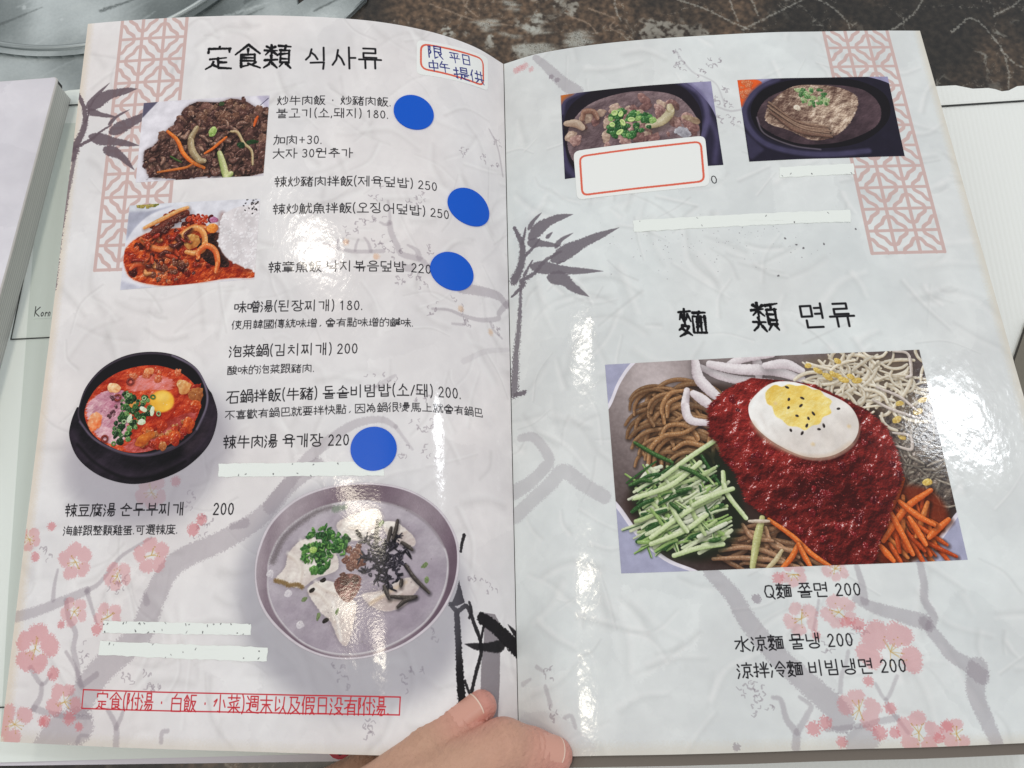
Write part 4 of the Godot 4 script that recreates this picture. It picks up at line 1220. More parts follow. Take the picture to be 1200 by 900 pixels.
func stew_pot() -> Canvas:  # a black pot of red tofu stew
	var cv := photo(448, 376, rgb(30, 27, 34))
	# the body below the rim
	cv.mass(curve(pv("4.9 191.8 4.2 245.7 40.9 303.5 109.4 347.3 198.4 369.1 278.6 360.6 360.6 326.5 421.5 266.1 441.7 196 419.6 128.9 214.7 202.6"), true), 0.04, rgb(58, 48, 60), rgb(12, 9, 14), 0.0, 0.5, 0.5)
	cv.stroke(curve(pv("11.9 227.8 53.5 285.9 126.8 329.9 205.7 347.5 285.5 334.8 363 300.5 415.3 248.6 435.2 191.5")), 10, 8, rgb(70, 58, 72), 0.5, 0.0, 0.0, 9)
	cv.stroke(curve(pv("31.1 263.6 96.2 316.8 192.3 356.1 282.1 347.7 359.3 311.3")), 3, 3, rgb(8, 6, 9), 0.8, 0.0, 0.0, 4)
	cv.stroke(curve(pv("365.4 274.4 396 244 416.4 204.6")), 16, 8, rgb(110, 90, 100), 0.35, 0.3, 0.4, 12)
	# rim and inside
	var rim := curve(pv("21.1 173.9 36.8 105.8 80.3 51.3 146.2 17.7 224.1 6.6 303.7 18.1 370.2 55.8 406.1 110.7 411 169 385.3 230.7 332.1 274.2 253.2 297.7 175.8 292.9 99.8 263.9 45.4 219.1"), true)
	cv.area(rim, rgb(64, 56, 66))
	var lip := curve(pv("26.1 174 42.1 108.6 84.8 56 148.8 23.3 224.7 12.2 301.3 23.6 364.8 60.3 400.1 112.4 404.7 168.1 379.3 227.2 327.8 268.9 251.7 292 177.2 287.2 103.1 258.6 50 215.6"), true)
	cv.area(lip, rgb(24, 20, 25))
	cv.stroke(curve(pv("293.8 17 365.2 53.5 402.8 110.7 408.8 160.1 384.8 224.1")), 3, 3, rgb(150, 140, 160), 0.55, 0.0, 0.0, 2)
	cv.stroke(curve(pv("30.9 201.1 83.6 250.6 175.1 286.3 252.6 291.1 326.8 267.6")), 3, 3, rgb(130, 118, 140), 0.5, 0.0, 0.0, 2)
	var soup := curve(pv("47.1 192.2 45.3 156 71.7 106.3 121.9 68.1 184 48.3 247.5 44.8 312.6 61.8 358.9 92 386.5 133 387.9 177.7 361.1 226.1 311.8 260.9 251.7 282.4 189.6 286.4 129.6 268.5 77.1 237.2"), true)
	cv.area(soup, rgb(150, 60, 36))
	cv.mass(soup, 0.10, rgb(226, 104, 62), rgb(150, 34, 16), 0.45, 2.0, 1.0)
	cv.mass(curve(pv("46.4 165.1 78.8 124.6 126.7 111.6 167.6 125.7 179.7 193.3 171.8 255.5 138.8 264.1 81.5 232.8"), true), 0.09, rgb(238, 206, 206), rgb(176, 110, 132), 0.35, 8.0, 0.8)
	cv.mass(curve(pv("164.2 93.8 230.2 67.4 300.3 86.7 298 113.8 234.8 113 181.4 116.8"), true), 0.09, rgb(226, 150, 150), rgb(196, 84, 60), 0.35, 10.0, 0.8)
	cv.mass(curve(pv("246.4 229.5 310.4 194.6 375.9 177.5 361.5 230.5 298.3 269.5 213.7 286.5 173.7 273.1 209.6 246.9"), true), 0.09, rgb(216, 130, 130), rgb(150, 50, 40), 0.5, 10.0, 0.9)
	cv.heap(pv("207.8 229.2 263.9 211.9 313.7 230.1 384 159.8 371.7 128.3 339.9 96.3 380.1 114.9 361.5 230.5 289.2 273.9 221.5 269"), 44, 8, 20, [rgb(232, 116, 56), rgb(214, 84, 44), rgb(206, 140, 84), rgb(190, 60, 36)], [rgb(130, 36, 14), rgb(120, 28, 16), rgb(120, 60, 30), rgb(96, 20, 14)], rng, 0.6, 0.5)
	cv.heap(pv("151.4 66.2 228.8 53.7 317.6 64.2 299.9 82.1 192.8 85.1"), 20, 5, 12, [rgb(226, 90, 48), rgb(232, 150, 110)], [rgb(140, 32, 14), rgb(160, 60, 30)], rng, 0.5, 0.5)
	cv.lump(pv("227.1 60.5")[0], 17, 9, 0.1, rgb(240, 190, 140), rgb(200, 90, 50), 0.5, 0.3)
	cv.lump(pv("335.9 105.3")[0], 24, 20, 0.8, rgb(236, 196, 140), rgb(190, 110, 54), 0.5, 0.4)
	cv.lump(pv("123.8 107")[0], 20, 14, 0.2, rgb(252, 232, 190), rgb(216, 130, 80), 0.5, 0.3)
	cv.lump(pv("77.8 201.4")[0], 20, 26, 0.2, rgb(250, 200, 160), rgb(220, 90, 40), 0.5, 0.4)
	cv.lump(pv("185.7 157.5")[0], 22, 13, -0.4, rgb(244, 196, 120), rgb(196, 100, 40), 0.4, 0.3)
	cv.lump(pv("234 249.3")[0], 32, 15, -0.5, rgb(226, 140, 60), rgb(140, 56, 20), 0.5, 0.3)
	# the raw egg
	var yolk := oval(pv("274.4 146")[0], 37, 31, 0.1)
	cv.area(yolk, rgb(236, 176, 66), 1.0, 0.0, 2)
	cv.area(oval(pv("275.7 133.8")[0], 22, 15, 0.1), rgb(248, 206, 110), 0.8, 0.0, 4)
	cv.area(oval(pv("285.3 158.7")[0], 24, 12, 0.1), rgb(250, 196, 90), 0.6, 0.0, 4)
	# dark shell rings and scallions
	for c in pv("112.7 248.5 139.1 134.4 173.6 89.4"):
		var q := oval(c, 9, 8, 0.2, 14)
		q.append(q[0])
		cv.strand(q, 3.4, rgb(150, 66, 54), rgb(70, 22, 24), 0.4)
	cv.heap(pv("108.5 125 133.7 129.8 135.3 188.5 110.7 188.2 146.5 157.1"), 22, 3, 6, [rgb(110, 60, 70), rgb(170, 120, 130)], [rgb(50, 22, 30), rgb(90, 50, 60)], rng, 0.5, 0.4)
	var green := pv("156.8 116.5 181.9 121.4 216.1 121.8 238.4 149.1 256 180.7 242.9 194 205.9 211.4 190.2 246.8 162.6 259.8 135.3 233.1 148.5 175.1")
	cv.heap(green, 70, 5, 12, [rgb(96, 142, 78), rgb(66, 112, 58), rgb(140, 176, 110), rgb(44, 84, 44)], [rgb(26, 52, 26), rgb(18, 40, 20), rgb(60, 90, 44), rgb(12, 28, 14)], rng, 0.4, 0.35)
	for c in pv("170.3 128 195.7 159.9 159.3 161.7 220.2 137.7 268.1 180.8 179.1 233.4 141 261.9 223.5 193.8 185.1 197.9 246.5 133.5 166.1 202.2"):
		var q := oval(c, rng.randf_range(4, 7), rng.randf_range(3.5, 6), rng.randf() * 3, 12)
		q.append(q[0])
		cv.strand(q, 2.2, [rgb(118, 168, 92), rgb(196, 216, 170), rgb(86, 132, 70)][rng.randi() % 3], rgb(34, 66, 30), 0.4)
	for c in pv("182.2 193.4 220.7 166.9 219.5 202.6 248.1 173.9"):
		cv.lump(c, rng.randf_range(8, 14), rng.randf_range(6, 9), rng.randf() * 3, rgb(244, 246, 232), rgb(176, 194, 150), 0.5, 0.3)
	for k in 90:
		var c := soup[rng.randi() % soup.size()].lerp(pv("220.7 166.9")[0], rng.randf())
		cv.dot(c, rng.randf_range(0.6, 1.6), rgb(255, 236, 226), rng.randf_range(0.2, 0.7), 0.5)
	cv.finish(0.25, 0.05)
	return cv

func dumpling_bowl() -> Canvas:
	var cv := photo(532, 412, rgb(150, 136, 144))
	var rim := curve(pv("4.8 219.1 11.1 156 42.1 92 109.7 37.3 200.9 9.9 298.6 4.8 396.5 20.9 472.9 61.9 518.5 123.2 527.2 191.3 507.7 259.9 459.9 327.8 384.6 380.2 293 406.3 210 407.2 130.2 382.9 58.2 332.6 19.9 281.1"), true)
	cv.area(rim, rgb(208, 200, 206))
	var wall := curve(pv("8.6 219.1 16.2 158.9 46.7 96 112.2 42.4 202.2 14.4 298.8 9.3 394.5 25 468.5 65.2 512.8 125.6 520.9 191.7 502.2 258.3 454.6 324.3 382.4 375.7 292.8 402.2 210.9 403.1 133.1 378.3 63.2 328.9 24.6 278.2"), true)
	cv.begin(cv.box_of(wall, 3))
	cv.fill(wall)
	for y in cv.mh:
		for x in cv.mw:
			var a := cv.m[y * cv.mw + x]
			if a > 0.0:
				var u := float(x) / cv.mw
				var v := float(y) / cv.mh
				var t := 0.5 + 0.30 * sin(u * 9.0 + v * 3.0) - 0.35 * u + 0.08 * grain.get_noise_2d(x * 3.0, y * 0.3)
				t -= 0.3 * clampf(absf(u - 0.06) * -12.0 + 1.0, 0, 1)
				cv.im.set_pixel(x + cv.x0, y + cv.y0, cv.im.get_pixel(x + cv.x0, y + cv.y0).lerp(rgb(108, 90, 102).lerp(rgb(190, 180, 184), clampf(t, 0, 1)), a))
	var soup := curve(pv("37.4 223.8 39.9 180.3 71.3 121.7 138.9 72.4 219.1 50 311 47.5 392.3 66.2 451.5 103.1 490.4 154.9 499.1 202.9 485.8 261.1 444.3 323.7 374.2 371.3 292.6 397.2 209.6 398.1 134.9 373.7 73.5 323.2 43.4 271.5"), true)
	cv.area(soup, rgb(198, 192, 196), 1.0, 0.0, 1)
	var inner := curve(pv("40.1 223.8 43.8 182.3 74.7 124.6 141.3 76.4 220.4 54 311.2 51.5 390.2 70.2 448.3 106.3 486 157.1 494.1 203.2 480.3 259.5 440.1 321 372 367.7 291.4 393.2 210.4 394 136.8 370 76.5 320.3 47.5 269.6"), true)
	cv.mass(inner, 0.02, rgb(200, 193, 198), rgb(158, 147, 158), 0.0, 1.0, 0.5, Vector2(-0.05, -0.1))
	cv.stroke(curve(pv("48.6 190 77.3 131.5 144.8 79.8 192.7 62.5")), 8, 5, rgb(92, 84, 84), 0.6, 0.6, 0.6, 5)
	cv.stroke(curve(pv("203.7 67.5 230.5 62.5")), 8, 6, rgb(84, 110, 80), 0.5, 0.6, 0.6, 3)
	cv.stroke(curve(pv("300.2 46.5 376.1 61.7 446.1 101 487.6 150.1")), 3, 3, rgb(110, 96, 104), 0.5, 0.0, 0.0, 2.5)
	# dumplings
	var d1 := curve(pv("59.6 233.3 81.9 204.5 90.6 170.6 121.2 141.4 164.1 136.5 208.8 170.5 216 209 163.7 228.2 127.6 249.8 95.2 245.2"), true)
	var d2 := curve(pv("210.8 102.1 247.6 82.3 300.9 67.4 322.9 77.4 324.1 111.9 298.2 136.3 250.2 141.3 222.7 126.7"), true)
	var d3 := curve(pv("144.1 259.2 164.2 237.8 206.8 237.6 229.3 265.9 267 284.5 263.4 321.8 250.2 377.2 228.9 368.2 206 326.9 178.4 303.8"), true)
	var d4 := curve(pv("282 265.7 329.1 256.1 390.9 226.8 427.3 235.2 407.4 268.8 382.3 292.9 341.1 302.8 304 289"), true)
	var d5 := curve(pv("329.1 102 355.7 96.9 377.3 106.2 409.7 134.6 404.8 154.3 351.7 141"), true)
	for d in [d5, d2, d1, d3, d4]:
		cv.area(d, rgb(96, 84, 92), 0.75, 0.0, 7)
		cv.area(d, rgb(230, 222, 214), 0.97, 2.0, 1)
		cv.mass(d, 0.018, rgb(250, 244, 234), rgb(188, 172, 168), 0.35, 3.0, 0.8, Vector2(-0.2, -0.35))
	for s in ["90.9 175.4 113.3 189.9 125.5 214 121.8 242.7", "121.5 146.2 138.8 165.7 142.8 141.4", "149.5 259.2 176.4 266.2 204.3 294.3 216.5 326.8", "164.4 240.2 191.8 256.7 224 266", "232.6 107 259.6 111.9 280.3 92.2", "279.6 74.9 296.5 92.2 292.2 121.7", "308.9 279.7 334.8 270.2 361.2 279.2 381.5 264.8", "340.1 111.8 367.2 126.1 388.3 120.6"]:
		cv.stroke(curve(pv(s)), 5, 2, rgb(176, 154, 140), 0.5, 0.3, 0.2, 5)
		var up := curve(pv(s))
		for i in up.size():
			up[i] += Vector2(-3, -5)
		cv.stroke(up, 4, 2, rgb(254, 250, 242), 0.6, 0.2, 0.2, 4)
	cv.stroke(curve(pv("59.6 234.3 84.2 240.4 95.2 245.2 116.5 243.7 128.6 249.3")), 5, 5, rgb(120, 92, 50), 0.85, 0.5, 0.3, 2)
	cv.stroke(curve(pv("209.1 284.9 221.5 322.1 234.1 368.2")), 3, 2, rgb(250, 246, 240), 0.7, 0.0, 0.0, 4)
	cv.stroke(curve(pv("217.4 126.7 248.3 97.2 295.8 74.9")), 4, 3, rgb(250, 244, 236), 0.7, 0.0, 0.0, 4)
	cv.stroke(curve(pv("303.9 286.7 339.9 265.4 391.2 236.2")), 4, 3, rgb(206, 180, 150), 0.6, 0.0, 0.0, 4)
	# meat
	cv.heap(pv("235 160.7 272.2 155.8 284.2 189.6 263.8 208.8 231.7 204.1"), 24, 6, 14, [rgb(176, 132, 112), rgb(150, 108, 92)], [rgb(84, 54, 46), rgb(74, 46, 40)], rng, 0.4, 0.5)
	cv.mass(curve(pv("209.6 242.4 227.3 223.3 253.6 218.4 277.8 227.8 273.7 256.3 251.1 282.3 229.7 275.3"), true), 0.16, rgb(176, 130, 120), rgb(92, 56, 50), 0.35, 3.0, 1.2)
	cv.heap(pv("227.3 223.3 253.7 220.8 264.8 232.6 233.5 242.3"), 8, 6, 11, [rgb(120, 84, 72)], [rgb(56, 34, 30)], rng, 0.3, 0.5)
	# chopped scallion
	var green := pv("125.5 121.8 162.8 112 194.9 107 227.2 107 245.1 146.1 235.2 165.6 209.2 180.1 194.7 209 147 216.3 134.8 189.9 112.7 180.3 129.9 151.1")
	cv.heap(green, 60, 6, 12, [rgb(84, 138, 70), rgb(120, 170, 90), rgb(58, 108, 54)], [rgb(22, 56, 24), rgb(44, 84, 34), rgb(14, 40, 18)], rng, 0.3, 0.4, 0.4)
	for k in 46:
		var c := green[rng.randi() % green.size()].lerp(pv("178.7 158.4")[0], rng.randf_range(0.05, 1.0))
		var a := rng.randf() * TAU
		var l := rng.randf_range(6, 15)
		cv.strand(curve(PackedVector2Array([c, c + Vector2(cos(a), sin(a)) * l * 0.6, c + Vector2(cos(a + 0.8), sin(a + 0.8)) * l]), false, 3), rng.randf_range(2.0, 3.4), [rgb(136, 186, 96), rgb(94, 150, 76), rgb(60, 112, 56)][rng.randi() % 3], rgb(24, 60, 24), 0.3)
	cv.lump(pv("152.1 163.3")[0], 9, 8, 0, rgb(206, 226, 140), rgb(120, 160, 70), 0.4, 0.2)
	# shredded laver
	var black := pv("282.1 136.3 308.5 126.6 335.6 136.3 367.4 131 394.6 164.3 390.2 198.1 380.7 231.8 349.9 251.2 317.7 232.5 285.4 218.3 273.2 180")
	cv.heap(black, 60, 3, 7, [rgb(84, 78, 92), rgb(58, 54, 66), rgb(104, 98, 112)], [rgb(22, 20, 26), rgb(14, 12, 17), rgb(32, 28, 36)], rng, 0.45, 0.5, 0.4)
	for k in 230:
		var c := black[rng.randi() % black.size()].lerp(pv("331.9 184.7")[0], rng.randf_range(0.0, 0.9))
		var a := rng.randf() * TAU
		var l := rng.randf_range(8, 22)
		cv.strand(PackedVector2Array([c, c + Vector2(cos(a), sin(a)) * l]), rng.randf_range(1.1, 2.4), rgb(86, 80, 94).darkened(rng.randf() * 0.5), rgb(14, 12, 17), 0.3, 0.3)
	for s in ["315.4 94.7 312.8 126.6 311.7 141.2", "366.3 94.2 362.7 116.4 356.9 136.1", "262.6 119.2 274 133.9", "350.8 111.7 343.7 141.1", "378.4 145.3 405 161.5", "390.2 198.1 411.6 226.2 448.5 258", "355.7 270 392 271.6 417.6 268.5", "372 293.1 389.6 278.7 412.5 271", "336.6 246.6 350.6 274.7", "380.7 231.8 378.4 246"]:
		cv.strand(curve(pv(s), false, 4), 5.0, rgb(92, 84, 78), rgb(26, 23, 24), 0.25, 0.4)
	for c in pv("192.6 323.7 181 233 154.6 256.8"):
		cv.lump(c, 8, 5, -0.5, rgb(60, 52, 44), rgb(20, 16, 15), 0.2, 0.3)
	for c in pv("173.8 315.5 137.1 275.8 437 196.5 442.8 229.8 323.7 102 220.6 303.5"):
		cv.lump(c, 5, 9, rng.randf(), rgb(140, 160, 110), rgb(90, 100, 70), 0.1, 0.5, 0.2)
	for c in pv("93.7 264.2 129.9 334.4 45.2 219"):
		cv.lump(c, 10, 9, 0.0, rgb(226, 220, 222), rgb(190, 182, 190), 0.4, 0.3, 0.1)
	for k in 60:
		var c := soup[rng.randi() % soup.size()].lerp(pv("254 227.9")[0], rng.randf() * 0.8)
		cv.dot(c, rng.randf_range(0.6, 1.8), rgb(110, 100, 100), rng.randf_range(0.15, 0.5), 0.6)
	cv.finish(0.15, 0.03)
	return cv

func soup_pot(which: int) -> Canvas:  # black pots of clear beef soup
	var cv := photo(463, 281, rgb(150, 146, 176))
	if which == 0:
		cv.area(pv("-4.8 -11.5 48.7 -2.9 2.3 55.6 -7.6 54"), rgb(190, 110, 50), 1.0, 0.0, 2)
		cv.area(pv("425.6 124.6 484.6 155.8 466.8 291.3 375.4 286.3"), rgb(40, 36, 52), 1.0, 0.0, 3)
		cv.area(curve(pv("-17.8 292 -4.3 54.6 48.3 4.4 130.6 -36.3 276.3 -43.2 376.9 -6.7 434.2 54.4 463.3 126.7 469.5 223.8 437.5 329.7"), true), rgb(46, 42, 62))
		cv.stroke(curve(pv("370.4 -7.1 423.2 39.4 437.6 104.2 420.6 166.1 389.3 219.3")), 9, 9, rgb(110, 104, 138), 0.7, 0.0, 0.0, 5)
		cv.stroke(curve(pv("441.3 125.5 456.2 181.9 439.7 262.9")), 9, 8, rgb(90, 84, 116), 0.6, 0.0, 0.0, 6)
		cv.stroke(curve(pv("2 62.9 13.9 21 68.6 -0.1")), 7, 7, rgb(96, 90, 120), 0.6, 0.0, 0.0, 4)
		cv.stroke(curve(pv("-1.5 183.7 11.1 248.1 52 294.5")), 9, 9, rgb(90, 84, 116), 0.6, 0.0, 0.0, 5)
		var inside := curve(pv("5 142.2 18.8 58.2 81.3 9 194.7 -10.6 349.9 2.4 407.9 59.9 419.3 124.2 397 206.1 321.7 269.7 96.2 292.3 22.9 242.8"), true)
		cv.area(inside, rgb(34, 28, 36))
		var soup := curve(pv("13.1 150.5 37.1 89.9 99.2 40.3 218.6 17.2 333.7 33.7 386.4 80 409.8 151.6 383.1 219 284.8 267.3 97 278.8 29.9 229.9"), true)
		cv.mass(soup, 0.05, rgb(158, 138, 140), rgb(90, 74, 78), 0.3, 2.0, 0.7)
		cv.heap(pv("56.7 92.7 163.6 54.9 268.8 36.1 331.5 55 398.9 137 381.6 177.6 255.3 183.1 153.7 188.1 31.3 202.3 21.2 144.6"), 60, 9, 24, [rgb(206, 172, 162), rgb(182, 144, 136), rgb(220, 198, 178), rgb(160, 124, 118)], [rgb(104, 74, 72), rgb(90, 62, 62), rgb(130, 104, 92), rgb(76, 52, 52)], rng, 0.4, 0.5, 0.5)
		cv.strand(curve(pv("63.3 93.5 71.2 69.4 97.2 72.6 108.8 95.4")), 9, rgb(166, 130, 112), rgb(96, 66, 56), 0.3)
		cv.strand(curve(pv("13.5 100.7 42.9 105.1 61.7 121.9")), 13, rgb(206, 186, 166), rgb(140, 112, 96), 0.3)
		cv.strand(curve(pv("259.7 134.7 298.9 123.6 327.1 97.3 329.3 76.2")), 14, rgb(206, 196, 166), rgb(140, 124, 92), 0.4)
		cv.lump(pv("358.1 162.4")[0], 26, 16, 0.2, rgb(206, 206, 212), rgb(120, 116, 124), 0.5, 0.4)
		cv.lump(pv("387.9 122.3")[0], 26, 12, 0.5, rgb(196, 176, 150), rgb(110, 86, 70), 0.4, 0.4)
		cv.heap(pv("142.2 81.2 188.2 71.7 263.6 92.7 294 109.2 265.4 142.1 206.3 165.2 148.4 173.6 138.7 130.6"), 54, 7, 15, [rgb(120, 176, 104), rgb(90, 146, 84), rgb(180, 206, 140), rgb(64, 118, 66)], [rgb(34, 78, 38), rgb(24, 60, 30), rgb(90, 130, 60), rgb(16, 46, 24)], rng, 0.4, 0.4)
		for c in pv("180.4 88.8 184.6 117.6 172.6 148.1 152.2 121.4 161.5 83.3 210.9 109.4"):
			var q := oval(c, rng.randf_range(5, 10), rng.randf_range(4, 7), rng.randf() * 3, 14)
			cv.area(q, rgb(206, 220, 160), 0.9, 0.0, 1)
			q.append(q[0])
			cv.strand(q, 3.0, rgb(214, 230, 160), rgb(120, 160, 80), 0.4, 0.2)
	else:
		cv.area(curve(pv("-3.5 7.3 27 -2.4 68.7 5.5 73.4 30.7 24.2 75.8 -3.6 93.1"), true), rgb(222, 96, 44), 1.0, 2.0, 1)
		cv.heap(pv("4.1 7.8 60.1 6 46.6 39 7.4 74.8"), 14, 5, 12, [rgb(236, 120, 70), rgb(226, 150, 110)], [rgb(180, 56, 24), rgb(180, 80, 40)], rng, 0.4, 0.4)
		cv.area(curve(pv("1 149.5 3.4 102.9 46.6 39 121.2 -0.8 226.7 -10.7 356.1 -7.9 468.7 30.9 502.3 107.9 454.9 310 -7.2 294.9"), true), rgb(38, 34, 50))
		cv.area(pv("-0.4 177.2 49.3 243.8 12.1 273.5 -7.7 269.7"), rgb(60, 56, 78), 1.0, 0.0, 3)
		cv.stroke(curve(pv("125 2.2 65 30.3 13.1 94.1 12.1 159.4 52.7 221.2 137.4 256.6 234.4 266.5 351.4 257.9")), 9, 9, rgb(84, 80, 110), 0.75, 0.0, 0.0, 4)
		var inside := curve(pv("27.1 113.6 62.1 49.3 135.9 14.2 250.3 2.2 368.6 14.7 442.8 68.9 432.3 153.8 341.6 225.7 221.9 245.4 124.8 233.5 49.3 189"), true)
		cv.area(inside, rgb(24, 20, 26))
		var soup := curve(pv("42.7 133.1 84.4 69.3 175.4 34.6 280.1 27 378.7 48.6 417.4 106.5 394.7 171.7 310.5 215.7 224.4 231.8 142.7 225.1 67.2 180.7"), true)
		cv.mass(soup, 0.04, rgb(104, 84, 90), rgb(56, 44, 50), 0.2, 2.0, 0.6)
		cv.stroke(curve(pv("42.7 133.1 57.5 189.4 133 233.8 212.8 249.8")), 2.5, 2.5, rgb(150, 140, 150), 0.6, 0.0, 0.0, 2)
		cv.mass(curve(pv("73 115.9 100.5 74.8 158.3 34.1 220 25.9 303.9 37.2 355.7 76.8 323.5 151.3 262.7 205.2 193.8 217.5 133.2 183.5 71.4 153.1"), true), 0.08, rgb(216, 194, 172), rgb(96, 72, 64), 0.3, 4.0, 1.2)
		for k in 9:
			var q := pv("84.2 97.7 161.1 166 249.6 186.5")
			for i in q.size():
				q[i] += Vector2(rng.randf_range(-6, 6), (k - 3) * 5.0 + rng.randf_range(-4, 4))
			cv.strand(curve(q, false, 5), rng.randf_range(3, 6), rgb(130, 100, 86).lerp(rgb(196, 170, 146), rng.randf() * 0.6), rgb(60, 42, 38), 0.2, 0.3)
		cv.heap(pv("173.7 44.1 226.9 35.6 274.6 55.6 263.7 112.3 191 92"), 40, 5, 10, [rgb(130, 176, 110), rgb(96, 146, 86), rgb(190, 206, 160)], [rgb(50, 90, 46), rgb(34, 70, 36), rgb(110, 130, 80)], rng, 0.4, 0.4)
		cv.lump(pv("167.4 105.6")[0], 12, 9, 0.3, rgb(240, 232, 216), rgb(180, 160, 140), 0.3, 0.2)
	cv.finish(0.2, 0.05)
	return cv

func noodle_photo() -> Canvas:
	var cv := photo(884, 577, rgb(166, 166, 190))
	# the steel bowl: rim, then its inside
	var rim := curve(pv("-96.6 261.3 -37.4 173.7 2.4 119.8 34.3 55 80.1 -0.3 163.9 -54.2 430.9 -100.9 801.1 -86.8 1049.9 37.9 1037.8 260.7 940.6 407.3 881.2 465 809.6 537.9 734.3 581.4 617.3 637.6 411.5 655 253.5 609.4 188.7 579.4 118.3 547.4 55.8 486.8 3.2 406.5 -47.3 345"), true)
	cv.area(rim, rgb(226, 220, 230))
	var inside := curve(pv("-87.6 262 -28.3 174.2 9.3 125.7 41.3 61 87.1 5.8 167.1 -48.2 429.9 -93 799.5 -79 1039.3 43.4 1029.1 260.4 933.4 401.8 874.4 458 803.2 529.3 729.4 573 615.5 629.4 412.7 647 257.5 603 194.5 572.2 125.7 540.2 64.8 480.3 13.9 401.7 -38.2 341.9"), true)
	cv.begin(cv.box_of(inside, 3))
	cv.fill(inside)
	for y in cv.mh:
		for x in cv.mw:
			var a := cv.m[y * cv.mw + x]
			if a > 0.0:
				var u := float(x + cv.x0) / cv.w
				var v := float(y + cv.y0) / cv.h
				var t := 0.55 + 0.5 * exp(-pow((u - 0.15) * 9.0, 2.0) - pow((v - 0.2) * 3.2, 2.0)) - 0.55 * v - 0.35 * clampf(u * 2.0 - 0.9, 0, 1) + 0.05 * grain.get_noise_2d(x * 0.2, y * 0.2)
				cv.im.set_pixel(x + cv.x0, y + cv.y0, cv.im.get_pixel(x + cv.x0, y + cv.y0).lerp(rgb(70, 58, 56).lerp(rgb(200, 188, 188), clampf(t, 0, 1)), a))
	# brown noodles
	var deep := curve(pv("96.9 297.4 148.3 117.1 225.3 73.6 404.8 90.5 751.2 159.4 871.7 218.6 879.5 413.6 815 513.1 719 575.9 274.7 569.2 122 505.8 27.9 400.3"), true)
	cv.area(deep, rgb(58, 42, 36), 0.85, 6.0, 8)
	for k in 95:
		var a := pv("206.3 257")[0] + Vector2(rng.randf_range(-85, 40), rng.randf_range(-140, 60))
		var b := rng.randf_range(40, 90)
		var t := rng.randf_range(2.6, 4.6)
		var q := PackedVector2Array()
		for i in 7:
			q.append(a + Vector2(cos(t + i * 0.35), sin(t + i * 0.35) * 0.8) * b)
		cv.strand(curve(q, false, 4), rng.randf_range(4.5, 7.5), rgb(190, 148, 108).darkened(rng.randf() * 0.3), rgb(84, 56, 38), 0.25, 0.4)
	for s in ["151.3 182.1 151.1 135.9 177.1 99.7 214.3 91.9", "108.5 315.6 127.1 253.8 174.6 219.6 235.6 231.1 212.8 193.8 159.4 191.6 133.1 236", "95.4 315.1 109.4 253.1 148 218.5 202.1 211.6 249.3 186.2", "171.1 255.6 208.1 239.1 260 250.2 271.9 223.5", "162 164.1 170 127.4 203.3 110.2"]:
		cv.strand(curve(pv(s), false, 8), 7, rgb(186, 142, 100), rgb(92, 62, 42), 0.4, 0.5)
	for k in 70:
		var a := pv("399.5 507")[0] + Vector2(rng.randf_range(-150, 260), rng.randf_range(-50, 60))
		var q := PackedVector2Array()
		var ang := rng.randf_range(-0.6, 0.5)
		for i in 5:
			ang += rng.randf_range(-0.3, 0.35)
			q.append(a)
			a += Vector2(cos(ang), sin(ang)) * 28.0
		cv.strand(curve(q, false, 5), rng.randf_range(4.5, 6.5), rgb(180, 138, 104).darkened(rng.randf() * 0.35), rgb(86, 58, 44), 0.3, 0.45)
	for s in ["259.8 481.1 327.6 479.3 384 498.1 459.8 550.7", "262.9 527.4 330.7 521.4 394.9 540.2 439.6 574.7", "387.5 472.9 398.4 515.3 445.7 533.6 511.8 535.9", "243.9 547.5 319 547.6 392.6 556.7 456.1 575.3", "329.7 462.5 350.6 496.9 399.5 507"]:
		cv.strand(curve(pv(s), false, 8), 6.5, rgb(190, 150, 118), rgb(96, 66, 50), 0.4, 0.5)
	# dark mass on the right with pale strands
	cv.mass(curve(pv("751.2 159.4 867.5 117.1 885.1 237.3 883.4 396.5 822.4 479.7 749.4 426 757.1 304.2"), true), 0.10, rgb(150, 136, 122), rgb(62, 54, 52), 0.5, 8.0, 1.1)
	for k in 60:
		var a := pv("808.8 306.1")[0] + Vector2(rng.randf_range(-45, 60), rng.randf_range(-110, 120))
		var q := PackedVector2Array()
		var ang := rng.randf() * TAU
		for i in 4:
			ang += rng.randf_range(-0.7, 0.7)
			q.append(a)
			a += Vector2(cos(ang), sin(ang)) * 18.0
		cv.strand(curve(q, false, 4), rng.randf_range(2.5, 4.5), rgb(176, 164, 148).darkened(rng.randf() * 0.35), rgb(84, 74, 68), 0.5, 0.4)
	# pale strips of radish at the head
	for s in ["420.3 -23.2 427.3 25.2 426.6 63.1", "350 21.9 398.1 4.8 472.3 -1.7", "271.4 28.1 318.7 53.9 380.3 70.7 460.6 78.7", "295.3 19.6 366.4 36.9 465.4 45.8 542.7 72.6", "255.1 8.2 259.1 56.1 286.6 95 310.8 119.4", "223.3 92.3 214 138.6 223.6 175.9 271.6 187.1", "240.4 102.4 265.4 122.2 285.7 141.6", "449.3 30.9 504.3 28.4 546.5 49.1"]:
		cv.strand(curve(pv(s), false, 8), rng.randf_range(12, 16), rgb(240, 232, 234), rgb(176, 160, 164), 0.35, 0.4)
	# bean sprouts
	var bed := pv("551 20.8 653.8 5.6 780.4 14.6 857 41.2 839.7 162.5 794.8 206.7 715.7 158.2 599.8 107.7")
	cv.area(bed, rgb(120, 104, 84), 0.6, 4.0, 8)
